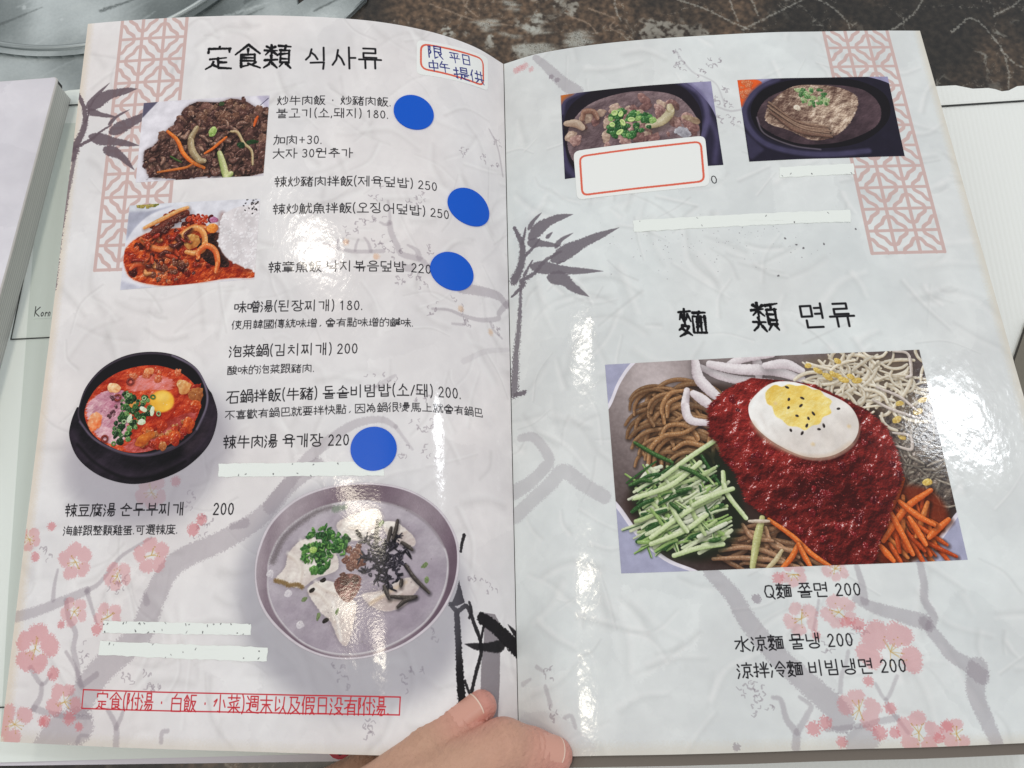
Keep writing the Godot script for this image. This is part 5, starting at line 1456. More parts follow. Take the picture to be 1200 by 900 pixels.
	for k in 130:
		var a := pv("710.4 92.9")[0] + Vector2(rng.randfn(0, 78), rng.randfn(0, 42))
		var q := PackedVector2Array()
		var ang := rng.randf() * TAU
		var bend := rng.randf_range(-0.6, 0.6)
		for i in 5:
			ang += bend
			q.append(a)
			a += Vector2(cos(ang), sin(ang) * 0.75) * 20.0
		cv.strand(curve(q, false, 4), rng.randf_range(3.0, 5.4), rgb(252, 244, 226).darkened(rng.randf() * 0.18), rgb(178, 158, 130), 0.5, 0.25, 0.2)
	for c in pv("566.8 35.7 642.9 67 658.6 79.8 694.2 82.9 630.2 61.8 678.3 71.1 797.4 151.7 841.1 176.4 779.1 197 782.9 242.6 650.4 24.6 861.4 144.8 825.5 368.3 591.4 50.9 615.5 68.8"):
		cv.lump(c, rng.randf_range(10, 16), rng.randf_range(7, 9), rng.randf_range(-0.5, 1.2), rgb(240, 214, 130), rgb(176, 140, 66), 0.5, 0.2)
	for s in ["810.7 1.2 849.6 12.2 846.4 69.3 830.9 78.2", "728.2 140.1 775.9 169.4 841.6 194.7", "744.4 103.4 801.2 133.3 837.7 171.6", "762.9 232.8 804.7 243.3 801.5 279.1 764.3 268.9"]:
		cv.strand(curve(pv(s), false, 8), 4.5, rgb(226, 214, 206), rgb(140, 126, 116), 0.5, 0.4)
	# cucumber sticks
	cv.area(curve(pv("49 348.6 149.4 299.4 276.5 259.8 327.8 341.6 329.7 462.5 244.3 543.3 135.8 539.7 81.2 487.6"), true), rgb(30, 40, 26), 0.8, 6.0, 8)
	for k in 240:
		var a := pv("208.2 406.7")[0] + Vector2(rng.randf_range(-140, 60), rng.randf_range(-95, 105))
		var ang := rng.randf_range(-0.62, -0.22) if rng.randf() < 0.8 else rng.randf_range(0.6, 1.4)
		var l := rng.randf_range(40, 110)
		var d := Vector2(cos(ang), sin(ang)) * l * 0.5
		var col: Color = [rgb(190, 208, 150), rgb(214, 224, 184), rgb(160, 190, 116), rgb(230, 234, 208), rgb(226, 232, 196), rgb(58, 98, 52)][rng.randi() % 6]
		var q := curve(PackedVector2Array([a - d, a + Vector2(rng.randf_range(-8, 8), rng.randf_range(-8, 8)), a + d]), false, 4)
		var r := rng.randf_range(2.6, 6.0)
		cv.strand(q, r, col, col.darkened(0.34), 0.35, 0.3, 0.15)
		if rng.randf() < 0.35:
			for n in q.size():
				q[n] += Vector2(0, r * 0.8)
			cv.strand(q, r * 0.3, rgb(70, 112, 58), rgb(30, 60, 30), 0.2, 0.0)
	for s in ["288.5 233.2 203.6 283.8 128.8 334", "237.6 294 153.2 352.5 55.1 383.8", "279.6 383.4 189.4 423.3 89.7 487.9", "239.6 433.7 175.8 473.9 88.3 504.7", "273.2 511 213.6 517.3 144.5 535.8", "148.3 404.5 162.2 439.4 184.3 474.2", "295.4 322.8 297.8 375.4 340.3 445.8", "316 367.4 262.5 382.8 208.2 406.7"]:
		cv.strand(curve(pv(s), false, 6), 6.5, rgb(222, 230, 190), rgb(140, 162, 104), 0.4, 0.5, 0.1)
	for s in ["66.6 233.2 117.1 266.9 163.3 291.1", "44.7 348.5 76.2 336.4 102.1 340.1", "183.9 305.2 217.3 319.8 249.6 343.1", "148.7 400.2 168.5 418.2", "168.8 370.6 204.1 363.2", "240.6 501.5 266.3 498.2"]:
		cv.strand(curve(pv(s), false, 6), 6, rgb(84, 122, 66), rgb(24, 48, 24), 0.3, 0.4)
	# carrots
	cv.area(curve(pv("688.6 389.4 759.9 374.6 832.6 394.6 859.5 464.2 794.9 529 719 575.9 655.1 565.5 689 474.9"), true), rgb(120, 44, 20), 0.85, 4.0, 6)
	for k in 44:
		var a := pv("757.3 490")[0] + Vector2(rng.randf_range(-55, 60), rng.randf_range(-50, 65))
		var ang := rng.randf_range(0.4, 2.2)
		var d := Vector2(cos(ang), sin(ang)) * rng.randf_range(30, 60)
		var col: Color = [rgb(236, 124, 58), rgb(222, 100, 44), rgb(242, 146, 80), rgb(206, 84, 34)][rng.randi() % 4]
		cv.strand(curve(PackedVector2Array([a - d, a, a + d]), false, 4), rng.randf_range(4.5, 8), col, col.darkened(0.5), 0.3, 0.5)
	for s in ["858.5 468.4 818.7 496.5 798.5 512.5", "763.5 357.3 737.7 399.8 718.2 433.5", "829.3 390.1 756.1 434.8 681 516.6", "742.7 417.2 777.7 452.6 818.2 479.6", "759.2 460.5 786.7 528.7", "681.8 380.5 717.4 459 748.6 552.2", "670.4 528.8 696 566.9"]:
		cv.strand(curve(pv(s), false, 6), 8.5, rgb(240, 132, 66), rgb(160, 62, 22), 0.4, 0.55)
	# the red sauce
	var sauce := pv("408.3 64.3 448.3 69.7 488.2 75.1 575.9 89.9 633 122.9 705.1 167 749.1 214.2 765 286.7 765.2 357.3 724.1 425.1 701.5 475.4 672.7 516.3 656.7 557.3 650.4 581.7 537.9 578.1 501.6 548 464.8 517.6 406.6 456.7 345.8 403.2 325.7 323.9 292 278.3 291.8 242.4 267.4 223.4 274.1 141.1 312.5 105.5 361 79.3")
	var low := sauce.duplicate()
	for i in low.size():
		low[i] += Vector2(5, 9)
	cv.area(low, rgb(30, 8, 8), 0.5, 4.0, 6)
	cv.mass(sauce, 0.05, rgb(164, 54, 48), rgb(66, 16, 15), 1.0, 9.0, 1.1, Vector2(-0.10, -0.25))
	cv.heap(sauce, 70, 5, 12, [rgb(170, 50, 54), rgb(150, 36, 42), rgb(128, 28, 36)], [rgb(76, 12, 18), rgb(64, 10, 16), rgb(50, 8, 14)], rng, 0.7, 0.6)
	for k in 620:
		var c := sauce[rng.randi() % sauce.size()].lerp(pv("519.2 331.1")[0], sqrt(rng.randf()) * 1.0)
		cv.dot(c, rng.randf_range(0.5, 1.3), rgb(236, 170, 170).lerp(rgb(190, 70, 70), rng.randf()), rng.randf_range(0.25, 0.8), 0.8)
	# strips that lie over its foot
	for s in ["398.8 452.1 451.3 496.2 494 543.6 537.9 578.1", "464.8 517.6 443.3 550.1 414.4 578", "464.8 517.6 476.2 551.3 488.2 580.5"]:
		cv.strand(curve(pv(s), false, 6), 7, rgb(236, 134, 66), rgb(160, 66, 26), 0.4, 0.5)
	cv.strand(curve(pv("382.5 447.3 363.1 497.4 340.9 571.4")), 10, rgb(206, 206, 150), rgb(130, 126, 76), 0.4)
	cv.strand(curve(pv("420.9 532.8 400.9 557 377.4 576.8")), 6, rgb(220, 206, 170), rgb(140, 120, 84), 0.4)
	cv.strand(curve(pv("347.7 454.6 398.2 456.4")), 5, rgb(220, 206, 190), rgb(140, 120, 100), 0.4)
	# half a boiled egg with sesame
	var egg := curve(pv("384.7 159.5 400.4 123 460.2 81.5 531.8 84.4 615.2 122.2 662.6 156.3 675.4 207.1 648.9 255.9 586.5 289.4 517.3 288.6 444.7 250.1 398.4 203"), true)
	low = egg.duplicate()
	for i in low.size():
		low[i] += Vector2(3, 9)
	cv.area(low, rgb(40, 6, 8), 0.6, 0.0, 5)
	cv.area(low, rgb(190, 168, 150), 0.5, 0.0, 1)
	cv.area(egg, rgb(246, 242, 236))
	cv.mass(egg, 0.012, rgb(254, 252, 248), rgb(218, 208, 200), 0.0, 0.3, 0.2, Vector2(-0.3, -0.3))
	cv.stroke(curve(pv("391.1 191.8 412.5 229 451.7 262 517.3 288.6 586.8 287.6 644.2 257.5")), 6, 5, rgb(206, 180, 156), 0.55, 0.0, 0.0, 6)
	cv.stroke(curve(pv("397.2 146.1 419.5 114.5 459.1 89 522.6 85.9")), 4, 4, rgb(255, 255, 252), 0.8, 0.0, 0.0, 5)
	for k in 9:
		var x := 520 + k * 30
		cv.stroke(curve(pv("423.2 215.8 430.5 238.7 443.9 255.4")), 3, 2, rgb(226, 220, 214), 0.0)
	for s in ["442.4 204.8 462.3 249", "474.4 226.9 490 268", "517.3 233.1 527.3 280.1", "562.3 225.7 570.8 279.9", "606.2 200.1 611.9 268", "639.2 187.6 641.8 246.6", "416.3 169.9 428.2 211.5"]:
		cv.stroke(curve(pv(s), false, 4), 5, 3, rgb(222, 214, 208), 0.5, 0.0, 0.0, 5)
	var yolk := curve(pv("438 110.6 455 92.6 470.1 87.6 485.4 93.8 504.4 87.1 526 92.6 548.7 91.7 569 104.6 586.5 107.2 598.8 124.4 614.3 137.9 605.2 154.2 606.5 172.7 582.7 182.8 570.9 200.6 549.9 205.3 528.6 217.2 512.5 207.5 486.8 202.9 471.7 185.8 455.7 174.2 450.5 148.2 438.5 138.5"), true)
	cv.area(yolk, rgb(246, 222, 140), 1.0, 1.5, 1)
	cv.mass(yolk, 0.05, rgb(252, 232, 156), rgb(230, 190, 90), 0.25, 2.0, 0.9, Vector2(0.2, 0.2))
	var i := 0
	for c in pv("498.7 95.3 498.8 129.8 535.8 127.6 494.4 152.8 528.9 148.6 513.8 176.5 558.9 171.8 543.4 185 535.9 204.8 566.6 215.9 581.3 206.5 491 215.8 520.3 225 629 160.6"):
		i += 1
		cv.lump(c, 6.5 if i % 2 else 5.0, 3.4, rng.randf_range(-1.5, 1.5), rgb(74, 60, 56), rgb(18, 14, 16), 0.4, 0.1, 0.2)
	for c in pv("648.3 210.7 544.2 256.6 460.7 139.4"):
		cv.dot(c, 5, rgb(226, 196, 150), 0.7, 0.4, 3.0)
	cv.finish(0.2, 0.035)
	return cv

# ---------------------------------------------------------------- the open menu
func rounded(quad: PackedVector2Array, r: float) -> PackedVector2Array:
	var o := PackedVector2Array()
	for i in 4:
		var p := quad[i]
		var a := (quad[(i + 3) % 4] - p).normalized()
		var b := (quad[(i + 1) % 4] - p).normalized()
		for k in 6:
			var t := k / 5.0
			var s := p + a * r
			var e := p + b * r
			o.append(s.lerp(p, t).lerp(p.lerp(e, t), t))
	return o

func label_print(w: int, h: int) -> Canvas:
	return photo(w, h, Color(0.945, 0.95, 0.94))

func ring_line(cv: Canvas, o: PackedVector2Array, r: float, col: Color, al := 1.0) -> void:
	var q := o.duplicate()
	q.append(o[0])
	cv.stroke(q, r, r, col, al, 0.2, 0.2)

func tape(page: Node, pg: int, quad: PackedVector2Array, label: String, specks: int, seed_: int) -> void:
	var r := Rect2(quad[0], Vector2.ZERO)
	for p in quad:
		r = r.expand(p)
	var rg := RandomNumberGenerator.new()
	rg.seed = seed_
	var cv := photo(int(r.size.x), int(r.size.y) + 1, Color(0.935, 0.955, 0.935))
	for k in specks:
		var c := Vector2(rg.randf() * r.size.x, r.size.y * (rg.randf_range(0.1, 0.22) if rg.randf() < 0.35 else rg.randf_range(0.75, 0.95) if rg.randf() < 0.6 else rg.randf()))
		var d := Vector2(rg.randf_range(-3, 3), rg.randf_range(-4, 4))
		cv.stroke(PackedVector2Array([c, c + d]), rg.randf_range(0.5, 1.5), 0.5, Color(0.14, 0.13, 0.15), rg.randf_range(0.5, 0.95), 0.4)
	var m := plain(Color.WHITE, 0.55)
	m.albedo_texture = cv.texture()
	m.texture_repeat = false
	var ol := PackedVector2Array()
	for i in 4:
		var a := quad[i]
		var b := quad[(i + 1) % 4]
		var n := int(a.distance_to(b) / 9.0) + 1
		for k in n:
			ol.append(a.lerp(b, float(k) / n) + Vector2(rg.randf_range(-1, 1), rg.randf_range(-1, 1)) * 1.1)
	part("correction_tape", laid_on(pg, ol, r, 0.00022, m, 5, true, 40.0), page, label)

func build_menu() -> void:
	var menu := thing("menu_book", "open glossy restaurant menu with photos of Korean dishes, plum blossom print and blue dots", "menu")
	var paper_edge := plain(Color(0.86, 0.83, 0.77), 0.7)
	# left page
	var left_tex := left_print().texture()
	var page := part("page", page_sheet(0, 0.0, 0.0004, 0.0, 0.9995, 0.0, 1.0, gloss_print(left_tex), paper_edge), menu, "page of rice and stew dishes with four blue dots and a red boxed note")
	photo_on(page, 0, "170.9 221.1 482.7 210.5 480.5 410.9 170.9 419.2", bulgogi(), "printed photo of dark stir-fried beef with carrot strips on a white plate")
	photo_on(page, 0, "162 474.7 477.1 466.7 476 654.7 160.4 673.3", squid(), "printed photo of red spicy squid beside white rice")
	var pot := curve(pv("89.3 940.2 101.8 891.4 135.2 849.5 185.8 822.6 245.8 814 307 822.9 358.1 851.9 387.7 895.2 400.2 912.6 414.1 957.3 399.5 1014.6 352.7 1061 289.6 1087.9 226.3 1095.1 157.8 1078.4 104.2 1043.3 77.5 998.9 77 964.4 86.9 933.2"), true, 8)
	var m := gloss_print(stew_pot().texture())
	part("food_photo", laid_on(0, pot, Rect2(73.5, 810.0, 344.5, 289.0), 0.00012, m, 14), page, "cut-out printed photo of a black pot of red tofu stew with egg")
	var bowl := curve(pv("520.7 1274 526 1221.4 551.8 1168 608.1 1122.4 684.2 1099.5 765.6 1095.2 847.3 1108.6 910.9 1142.9 948.9 1194 956.2 1250.8 940 1308 900.1 1364.7 837.3 1408.4 760.9 1430.2 691.8 1431 625.2 1410.7 565.2 1368.7 533.3 1325.8"), true, 8)
	m = gloss_print(dumpling_bowl().texture())
	part("food_photo", laid_on(0, bowl, Rect2(516.7, 1091.2, 443.5, 343.7), 0.00012, m, 16), page, "cut-out printed photo of a steel bowl of dumpling soup")
	var blue := plain(rgb(2, 88, 204), 0.34, 0.36)
	blue.normal_enabled = true
	blue.normal_texture = gloss_normal
	blue.normal_scale = 0.25
	var where := ["beside the beef rice price, uppermost of the four", "beside the squid rice price", "beside the octopus rice price", "largest, beside the spicy beef soup price above the bowl"]
	var i := 0
	for s in ["836 232.8 885.7 225.1 837 277.9", "982.9 446.8 1039.7 433.1 980.4 493.1", "937.7 616.5 991.7 606.6 935.8 661.8", "765.6 1025.2 816.2 1024.8 767.3 1070.8"]:
		var q := pv(s)
		part("round_sticker", laid_on(0, oval(q[0], q[0].distance_to(q[1]), q[0].distance_to(q[2]), 0.0, 48), Rect2(q[0], Vector2(60, 60)), 0.0005, blue, 8), page, "blue dot " + where[i])
		i += 1
	var quad := pv("839.2 32.9 1045.1 12.2 1043.5 109.9 840.2 128")
	var cv := label_print(371, 208)
	var red := Color(0.88, 0.36, 0.25)
	ring_line(cv, rounded(pv("19.2 53.5 339.9 23.3 340.2 162.8 21.6 177.5"), 34), 4.5, red)
	var pen := Color(0.07, 0.10, 0.45)
	write(cv, "限", "52 83.2 127.4 73.3", 62, pen, 0.045, 0.95, 0.02, 0.4)
	write(cv, "平日", "155.2 82.1 273.5 61.7", 52, pen, 0.05, 0.95, 0.02, 0.4)
	write(cv, "中午", "53.1 151.9 162 136.6", 56, pen, 0.045, 0.95, 0.02, 0.4)
	write(cv, "提供", "177.1 153.5 347.5 123.3", 62, pen, 0.045, 0.95, 0.02, 0.4)
	m = plain(Color.WHITE, 0.5)
	m.albedo_texture = cv.texture()
	m.texture_repeat = false
	part("label_sticker", laid_on(0, rounded(quad, 14), Rect2(839.2, 12.2, 205.9, 115.8), 0.0002, m, 10), page, "white label with red border and blue handwriting")
	tape(page, 0, pv("424.4 1054.8 787.1 1051.6 790 1080.3 426.6 1081.9"), "white tape strip above the dumpling bowl", 8, 5)
	tape(page, 0, pv("200.2 1367.3 519.2 1369 520.7 1389.7 200.9 1389.3"), "upper white tape strip over the plum branch", 24, 6)
	tape(page, 0, pv("197.1 1405.6 558.5 1412.3 557.6 1439 196.3 1431.5"), "lower white tape strip over the plum branch", 14, 7)
	# right page
	var right_tex := right_print().texture()
	page = part("page", page_sheet(1, 0.0, 0.0004, 0.0005, 1.0, 0.0, 1.0, gloss_print(right_tex), paper_edge), menu, "page of noodle dishes with one large noodle photo")
	photo_on(page, 1, "226.3 831.1 906.6 825.8 906.1 1265.7 231.2 1269.5", noodle_photo(), "large printed photo of noodles with red sauce, half an egg, cucumber and carrot", 22)
	photo_on(page, 1, "157.2 134.3 541.7 132.1 542.9 360.4 157.7 366.6", soup_pot(0), "printed photo of a black pot of beef soup with scallions, partly under a label")
	photo_on(page, 1, "608.3 132.6 987.8 134 980.3 352.2 606 354.9", soup_pot(1), "printed photo of a black pot of soup with a heap of sliced tripe")
	quad = pv("182.5 296.1 508.4 281.1 503.7 412.9 185.4 426.6")
	cv = label_print(424, 189)
	ring_line(cv, rounded(pv("19.9 40.3 408 20 402.5 156 20.8 175.1"), 20), 3.2, red)
	m = plain(Color.WHITE, 0.5)
	m.albedo_texture = cv.texture()
	m.texture_repeat = false
	part("label_sticker", laid_on(1, rounded(quad, 16), Rect2(182.5, 281.1, 325.9, 145.5), 0.0003, m, 10), page, "blank white label with red border stuck over the beef soup photo")
	tape(page, 1, pv("674.5 373.9 853.3 369.3 850 396.1 672.3 400.5"), "short white tape strip under the second soup pot", 4, 8)
	tape(page, 1, pv("315.2 489.9 571.5 486.3 821.5 489.6 817 517.5 568 511.9 314.8 519").slice(0, 4) if false else pv("315.2 489.9 821.7 488.6 817 517.5 314.8 519"), "long white tape strip across the middle of the page head", 7, 9)
	# the leaf below the right page, and the hinge strip in the fold
	var taupe := plain(rgb(112, 103, 94), 0.6)
	part("back_cover", page_sheet(1, 0.0022, 0.0008, 0.02, 0.985, 0.01, 1.013, taupe, taupe, 40, 40), menu, "taupe back cover showing as a narrow strip under the page foot")
	var inner := plain(rgb(226, 222, 214), 0.6)
	part("under_page", page_sheet(0, 0.0020, 0.0008, 0.02, 0.98, 0.012, 0.985, inner, paper_edge, 40, 40), menu)
	var strip := PackedVector2Array()
	part("fold_strip", slab(pv("-0.012 -0.147 0.010 -0.147 0.010 0.150 -0.012 0.150"), 0.0005, 0.003, Rect2(0, 0, 1, 1), plain(rgb(70, 66, 66), 0.8)), menu)

func photo_on(page: Node, pg: int, at: String, cv: Canvas, label: String, rings := 14) -> void:
	var q := pv(at)
	var r := Rect2(q[0], Vector2.ZERO)
	for p in q:
		r = r.expand(p)
	part("food_photo", laid_on(pg, q, r, 0.00012, gloss_print(cv.texture()), rings), page, label)

# ---------------------------------------------------------------- the table and what lies on it around the menu
const TABLE_Y := -0.012

func build_table() -> void:
	var w := 2000
	var h := 800
	var a := layer(0, 301, 0.0042, w, h, 4, 45.0)
	var b := layer(0, 302, 0.085, w, h, 5)
	var c := layer(1, 303, 0.006, w, h, 4, 60.0)
	var d := layer(3, 304, 0.009, w, h, 1, 80.0)
	var e := layer(0, 305, 0.009, w, h, 5, 40.0)
	var out := PackedByteArray()
	out.resize(w * h * 3)
	var rust_at := pv("1043.9 603.1")[0]
	for y in h:
		for x in w:
			var i := y * w + x
			var rust := clampf(exp(-pow((x - rust_at.x) / 330.0, 2.0)) * 1.0 + (a[i] - 150) / 120.0, 0.0, 1.0)
			var n := b[i] / 255.0
			var l := 0.45 + 1.1 * n
			var r := lerpf(38, 92, rust) * l
			var g := lerpf(34, 74, rust) * l
			var bl := lerpf(29, 58, rust) * l
			var v := clampf((c[i] - 216) / 26.0, 0.0, 1.0) * clampf((a[i] - 90) / 60.0, 0, 1) * 0.55
			v = maxf(v, clampf(1.0 - d[i] / 3.0, 0.0, 1.0) * 0.5 * clampf((b[i] - 80) / 80.0, 0, 1))
			var fl := clampf((e[i] - 178) / 16.0, 0.0, 1.0) * clampf((b[i] - 70) / 60.0, 0, 1) * 0.9 * rust
			v = maxf(v, fl)
			out[i * 3] = int(clampf(lerpf(r, 186, v), 0, 255))
			out[i * 3 + 1] = int(clampf(lerpf(g, 188, v), 0, 255))
			out[i * 3 + 2] = int(clampf(lerpf(bl, 180, v), 0, 255))
	var cv := Canvas.new(4, 4, Color.BLACK, grain)
	cv.im = Image.create_from_data(w, h, false, Image.FORMAT_RGB8, out)
	cv.w = w
	cv.h = h
	var vein := rgb(186, 186, 178)
	for s in ["1214.5 553.2 1251.3 569.8 1284.1 591.5 1300.6 599.6", "1276.8 527.3 1282.2 565.1 1287.7 587.6", "1291.9 600.8 1326.2 581.7 1360.8 562.4 1395.8 542.9", "1378.7 549.4 1404.3 563.2 1423 586 1427.4 601.8", "1461.9 616.7 1497.9 591.2 1517.1 571.8 1532.2 545.3", "1554.1 609.2 1579.2 588.7 1593.9 596.8 1605.9 619.1", "1605.9 619.1 1613 638.5 1614.4 670.1 1610 693.7", "1613 638.5 1625.2 657.7 1639.8 664.3", "1612.4 584 1636.4 571.2 1655.7 555.5", "1132.9 545.1 1134 567.8 1139.6 585.1", "1307.8 548.1 1313.5 578.9"]:
		cv.stroke(curve(pv(s), false, 8), 1.4, 0.8, vein, 0.62, 1.8, 1.0)
	for s in ["952.1 581.9 973.8 578.3 984.6 589 968.3 596.6", "990.3 549.3 1007.8 552.3 1005.4 568.3 996.8 562.8", "1011.7 586.9 1044 595.3 1049.2 603.2 1022.3 602.7", "1067.6 603.5 1092.6 596.1 1103.7 617.1 1086.2 624.5 1067 621.6", "1000.6 617.9 1043.6 616.1 1059.4 626.7 1021.7 636.3 1005.8 630.9", "1022.7 576.5 1033.7 571.4 1037.7 587.3", "957.5 593.8 1000.7 602.4 1011.4 610.4"]:
		cv.area(pv(s), rgb(188, 190, 182), 0.85, 16.0, 1, 1.2)
	for s in ["897.3 554.4 935.7 572.4 957.5 580.7 1000.9 589.3", "935.5 541.6 944.4 561.9 957.5 575.4", "1099.3 564.6 1131.2 581 1125.1 594 1140.8 604.8", "1077 577.4 1098.3 588.3 1108.5 604.2"]:
		cv.stroke(curve(pv(s), false, 8), 1.4, 0.9, rgb(170, 150, 130), 0.6, 1.2, 0.8)
	var m := plain(Color.WHITE, 0.22)
	m.albedo_texture = cv.texture()
	m.texture_repeat = true
	var top := slab(pv("-0.62 -0.5 0.62 -0.5 0.62 0.42 -0.62 0.42"), TABLE_Y, 0.03, Rect2(-0.4, -0.42, 0.8, 0.32), m, null, 0.002)
	var o := part("table_top", top, self)
	o.set_meta("kind", "structure")
	o.set_meta("label", "polished dark brown marble table top with pale veins")
	o.set_meta("category", "table top")

func brushed(w: int, h: int) -> ImageTexture:
	var a := layer(0, 401, 0.006, w, h, 3, 30.0)
	var cv := photo(w, h, rgb(104, 110, 110))
	var out := cv.im.get_data()
	for i in w * h:
		var t := (a[i] - 118) * 0.55 + 6.0 * grain.get_noise_2d(i % w, i / w)
		out[i * 3] = int(clampf(138 + t, 0, 255))
		out[i * 3 + 1] = int(clampf(146 + t, 0, 255))
		out[i * 3 + 2] = int(clampf(146 + t, 0, 255))
	cv.im = Image.create_from_data(w, h, false, Image.FORMAT_RGB8, out)
	for k in 420:
		var p := Vector2(rng.randf() * w, rng.randf() * h)
		var ang := -0.55 + rng.randf_range(-0.35, 0.35)
		var l := rng.randf_range(8, 90)
		var q := PackedVector2Array([p, p + Vector2(cos(ang), sin(ang)) * l])
		cv.stroke(q, rng.randf_range(0.5, 2.6), 0.4, rgb(196, 204, 204) if rng.randf() < 0.6 else rgb(60, 66, 66), rng.randf_range(0.15, 0.6), 0.8, 0.9)
	for k in 200:
		cv.dot(Vector2(rng.randf() * w, rng.randf() * h), rng.randf_range(0.5, 1.8), rgb(226, 232, 232), rng.randf_range(0.2, 0.8), 0.8)
	return cv.texture()

func build_surroundings() -> void:
	# steel grill plate let into the far left of the table, with its round lid
	var plate := thing("grill_plate", "scratched grey steel grill plate with a round lid, behind the menu's left page", "grill plate")
	var steel := plain(Color.WHITE, 0.36)
	steel.albedo_texture = brushed(700, 500)
	steel.metallic = 0.35
	steel.normal_enabled = true
	steel.normal_texture = skin_normal
	steel.normal_scale = 0.25
	var fr := Rect2(-0.42, -0.42, 0.42, 0.30)
	part("steel_plate", slab(pv("-0.3586 -0.3204 -0.1256 -0.3157 -0.1081 -0.1934 -0.1198 -0.1873 -0.1149 -0.1006 -0.2970 -0.0457"), -0.0095, 0.0025, fr, steel, null, 0.0005), plate)
	part("steel_frame", slab(pv("-0.1019 -0.3146 -0.0453 -0.3135 -0.0744 -0.1998 -0.0838 -0.1884 -0.0817 -0.1377 -0.1134 -0.1382 -0.1168 -0.1900 -0.1045 -0.2009"), -0.0090, 0.0030, fr, steel, null, 0.0006), plate)
	var centre := Vector2(-0.2303, -0.2820)
	var radius := 0.1159
	var lid := oval(centre, radius, radius, 0.0, 120)
	part("round_lid", slab(lid, -0.0078, 0.0017, fr, steel, null, 0.0007), plate)
	var groove := SurfaceTool.new()
	groove.begin(Mesh.PRIMITIVE_TRIANGLES)
	var tor := TorusMesh.new()
	tor.inner_radius = radius - 0.0065
	tor.outer_radius = radius - 0.0030
	tor.rings = 120
	tor.ring_segments = 12
	tor.material = steel
	var t := part("lid_rim", tor, plate)
	t.position = Vector3(centre.x, -0.0082, centre.y)
	# the closed menu at the far left
	var book := thing("closed_menu", "closed menu with pale lilac cover and grey page edges, left of the open menu", "menu")
	var im := crumpled_paper(360, 500, 77, Color(0.87, 0.855, 0.88), Color(0.85, 0.84, 0.87), 1.2)
	var cover := plain(Color.WHITE, 0.4)
	cover.albedo_texture = ImageTexture.create_from_image(im)
	var ol := pv("-0.3016 -0.1368 -0.2195 -0.1429 -0.2164 -0.1433 -0.2150 -0.1421 -0.2150 -0.1397 -0.2214 -0.0499 -0.2295 0.0487 -0.2576 0.0621")
	part("cover", slab(ol, 0.006, 0.0012, Rect2(-0.36, -0.16, 0.2, 0.25), cover, plain(rgb(214, 210, 206), 0.6), 0.0005), book)
	var side := plain(Color.WHITE, 0.65)
	var cv := photo(1024, 128, rgb(206, 206, 202))
	for k in 26:
		cv.stroke(PackedVector2Array([Vector2(0, k * 5), Vector2(1024, k * 5 + rng.randf_range(-3, 3))]), 1.0, 1.0, rgb(166, 168, 166) if k % 2 else rgb(232, 232, 226), 0.55, 0.4)
	side.albedo_texture = cv.texture()
	var inner := Geometry2D.offset_polygon(ol, -0.0012)[0]
	part("page_block", slab(inner, 0.0047, 0.0162, Rect2(0, 0, 1, 1), plain(rgb(200, 198, 192), 0.7), side), book)
	for s in ["-0.2182 -0.1338 -0.2168 -0.1340 -0.2172 -0.1300 -0.2184 -0.1300"]:
		part("edge_tab", slab(pv(s), 0.0047, 0.006, Rect2(0, 0, 1, 1), plain(rgb(206, 40, 70), 0.6)), book, "small red index tab")
	for s in ["-0.2202 -0.1059 -0.2191 -0.1063 -0.2193 -0.0977 -0.2205 -0.0977", "-0.2223 -0.0745 -0.2216 -0.0747 -0.2217 -0.0732 -0.2225 -0.0732", "-0.2229 -0.0684 -0.2221 -0.0686 -0.2226 -0.0667 -0.2232 -0.0667", "-0.2234 -0.0573 -0.2227 -0.0577 -0.2228 -0.0560 -0.2239 -0.0560", "-0.2191 -0.1432 -0.2167 -0.1437 -0.2162 -0.1403 -0.2182 -0.1398"]:
		part("ink_mark", slab(pv(s), 0.0046, 0.006, Rect2(0, 0, 1, 1), plain(rgb(44, 42, 44), 0.6)), book)
	# white ribbed placemats under the menu
	var rib := Image.create_empty(64, 8, false, Image.FORMAT_L8)
	for x in 64:
		for y in 8:
			rib.set_pixel(x, y, Color.from_hsv(0, 0, 0.5 + 0.5 * sin(TAU * x / 16.0)))
	rib.bump_map_to_normal_map(1.2)
	for k in 2:
		var mat := thing("paper_placemat", ["white paper placemat with grey panel and thin black frame line, under the menu's left page", "white ribbed paper placemat with wavy torn top, under the menu's right page"][k], "placemat")
		var white := plain(Color(0.93, 0.955, 0.935) if k == 0 else Color(0.945, 0.955, 0.94), 0.6)
		if k == 1:
			white.normal_enabled = true
			white.normal_texture = ImageTexture.create_from_image(rib)
			white.normal_scale = 0.5
		var o := pv("-0.2255 -0.1444 -0.2183 -0.1468 -0.2100 -0.1476 -0.0762 -0.1624 -0.0620 0.1529 -0.0848 0.1545 -0.1337 0.1552 -0.1990 0.1562 -0.2315 0.1569 -0.2591 0.0231") if k == 0 else pv("0.1668 -0.1435 0.1998 -0.1420 0.2165 -0.1427 0.2245 -0.1406 0.2320 -0.1409 0.2352 -0.1402 0.2383 -0.1389 0.2417 -0.1393 0.2463 -0.1417 0.2522 -0.1421 0.3332 -0.1442 0.3132 0.1804 0.2793 0.1886 0.0249 0.1863 0.0098 0.1542 0.0146 -0.0538 0.1203 -0.0967")
		part("paper_sheet", slab(o, -0.009, 0.0006, Rect2(0, 0, 0.0092, 0.05), white, plain(rgb(226, 226, 216), 0.7)), mat)
